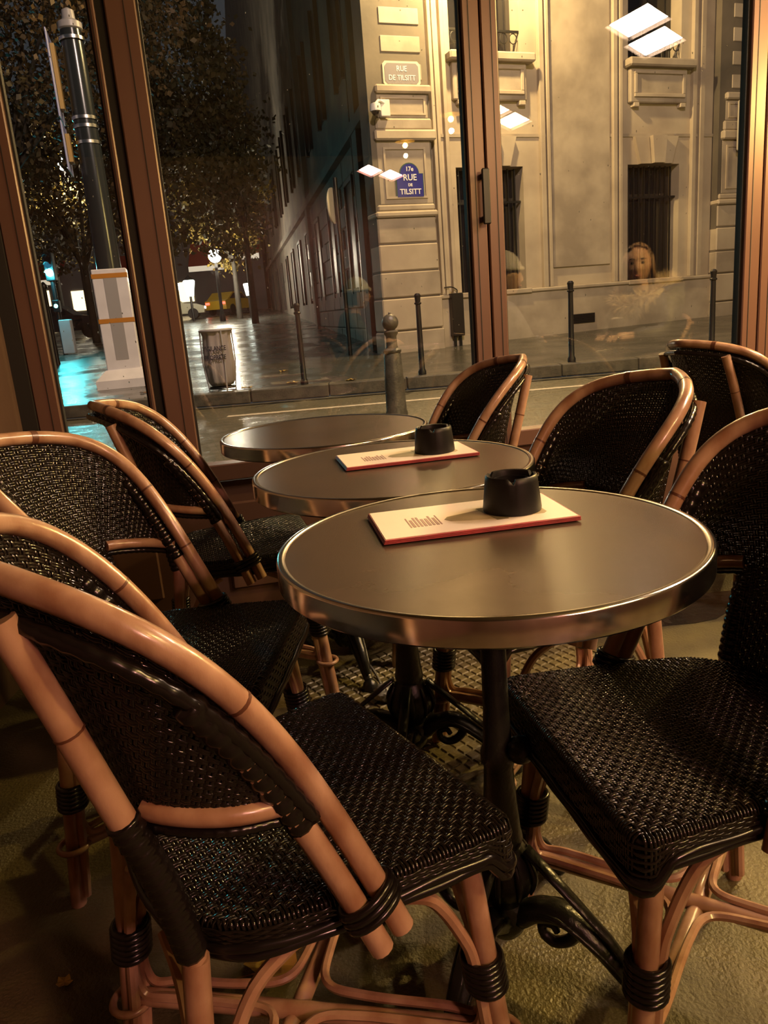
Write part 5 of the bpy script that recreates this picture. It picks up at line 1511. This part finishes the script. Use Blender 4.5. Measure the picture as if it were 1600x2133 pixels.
    if hat is not None:
        b = MB(); b.ball((0, 0, 0), 1.0, 26, 18); V = np.concatenate(b.v)
        F = [f for f in b.f if all(V[i, 2] > 0.18 for i in f)]
        hm2 = MB(); hm2.add((V * arr(0.118, 0.102, 0.15)) @ R.T + np.array(hc), F)
        th = np.linspace(0, 2 * np.pi, 31)[:-1]
        hm2.tube((np.stack([0.114 * np.cos(th), 0.098 * np.sin(th), 0.038 + 0 * th], -1)) @ R.T + np.array(hc), 0.013, 7, closed=True)
        hm2.build('knit_hat', hat, t, smooth='all')
    return t

fur_m = mat('pale_fur', (0.68, 0.56, 0.36), 0.8, var=(0.5, 0.38, 0.22), vscale=30)
coat_b = mat('black_coat', (0.012, 0.013, 0.012), 0.5, bump=0.2, bscale=30)
coat_g = mat('grey_coat', (0.06, 0.055, 0.055), 0.7, bump=0.2, bscale=30)
jean = mat('dark_jeans', (0.02, 0.024, 0.04), 0.7)
hair_b = mat('light_brown_hair', (0.16, 0.095, 0.045), 0.4, var=(0.25, 0.155, 0.075), vscale=20)
hair_d = mat('dark_hair', (0.03, 0.02, 0.014), 0.4)
wool = mat('white_wool', (0.6, 0.58, 0.53), 0.85, bump=0.4, bscale=70)
person('person with long light brown hair in a black coat with pale fur collar', (2.375, 1.61, 0.0), math.radians(174), math.radians(-42), coat_b, jean, hair_b, fur_m, (0.16, 0.28), True, None, 0.05)
person('person in a dark coat and white knit hat sitting across from the fur collar', (1.36, 1.36, 0.0), math.radians(8), math.radians(25), coat_g, jean, hair_d, None, (0.22, 0.30), False, wool, 0.03)
person('person in a grey coat and pale knit hat seated right of the camera', (1.22, -0.72, 0.0), math.radians(20), math.radians(5), coat_g, jean, hair_d, None, (0.25, 0.25), False, wool, 0.02)
for k, (x, y, a, lab) in enumerate(((2.375, 1.61, 174, 'rattan chair under the person with the fur collar'), (1.36, 1.36, 8, 'rattan chair under the person in the white knit hat'), (1.22, -0.72, 20, 'rattan chair under the person seated in profile'))):
    c = copy_tree(chair0); c.location = (x + 0.10 * math.cos(math.radians(a)), y + 0.10 * math.sin(math.radians(a)), 0); c.rotation_euler = (0, 0, math.radians(a)); c['label'] = lab
for (x, y, lab) in ((1.93, 1.52, 'round bistro table with beer and glasses between two seated people'), (1.78, -0.55, 'round bistro table in front of the person seated in profile'), (1.80, 2.62, 'round bistro table by the window in front of the rear-view chair')):
    t = copy_tree(t0); t.location = (x, y, 0); t['label'] = lab; t.rotation_euler = (0, 0, 0.5)

# drinks on the mirrored table
clear = mat('clear_glass', (1, 1, 1), 0.03); clear.node_tree.nodes['Principled BSDF'].inputs['Transmission Weight'].default_value = 1.0
beer_m = mat('amber_beer', (0.55, 0.20, 0.03), 0.1); beer_m.node_tree.nodes['Principled BSDF'].inputs['Transmission Weight'].default_value = 0.6
foam = mat('beer_foam', (0.85, 0.78, 0.60), 0.8)
g = thing('beer_glass', 'tall glass of amber beer with foam on the right table', 'glass', (2.10, 1.62, 0.7306))
b = MB(); b.lathe([(0.028, 0.0), (0.030, 0.004), (0.034, 0.08), (0.040, 0.165), (0.0385, 0.165), (0.0325, 0.08), (0.028, 0.010), (0.0001, 0.010)], 28); b.build('vessel', clear, g, smooth=True)
b = MB(); b.lathe([(0.027, 0.012), (0.031, 0.075), (0.034, 0.105), (0.0001, 0.105)], 24); b.build('beer', beer_m, g, smooth=True)
b = MB(); b.lathe([(0.034, 0.106), (0.037, 0.155), (0.030, 0.163), (0.0001, 0.166)], 24); b.build('foam', foam, g, smooth=True)
for x, y, lab in ((1.80, 1.43, 'short clear tumbler on the right table, left of the other tumbler'), (1.86, 1.37, 'short clear tumbler on the right table, right of the other tumbler')):
    g = thing('tumbler', lab, 'glass', (x, y, 0.7306), 0, 'tumblers on the right table')
    b = MB(); b.lathe([(0.028, 0.0), (0.034, 0.09), (0.0325, 0.09), (0.027, 0.008), (0.0001, 0.008)], 24); b.build('vessel', clear, g, smooth=True)
b = MB(); b.lathe([(0.035, 0.0), (0.045, 0.012), (0.03, 0.03), (0.01, 0.034)], 9); o = b.build('crumpled_napkin', mat('paper', (0.7, 0.65, 0.55), 0.8), loc=(1.74, 1.58, 0.7306)); tag(o, 'crumpled paper napkin on the right table by the tumblers', 'napkin')
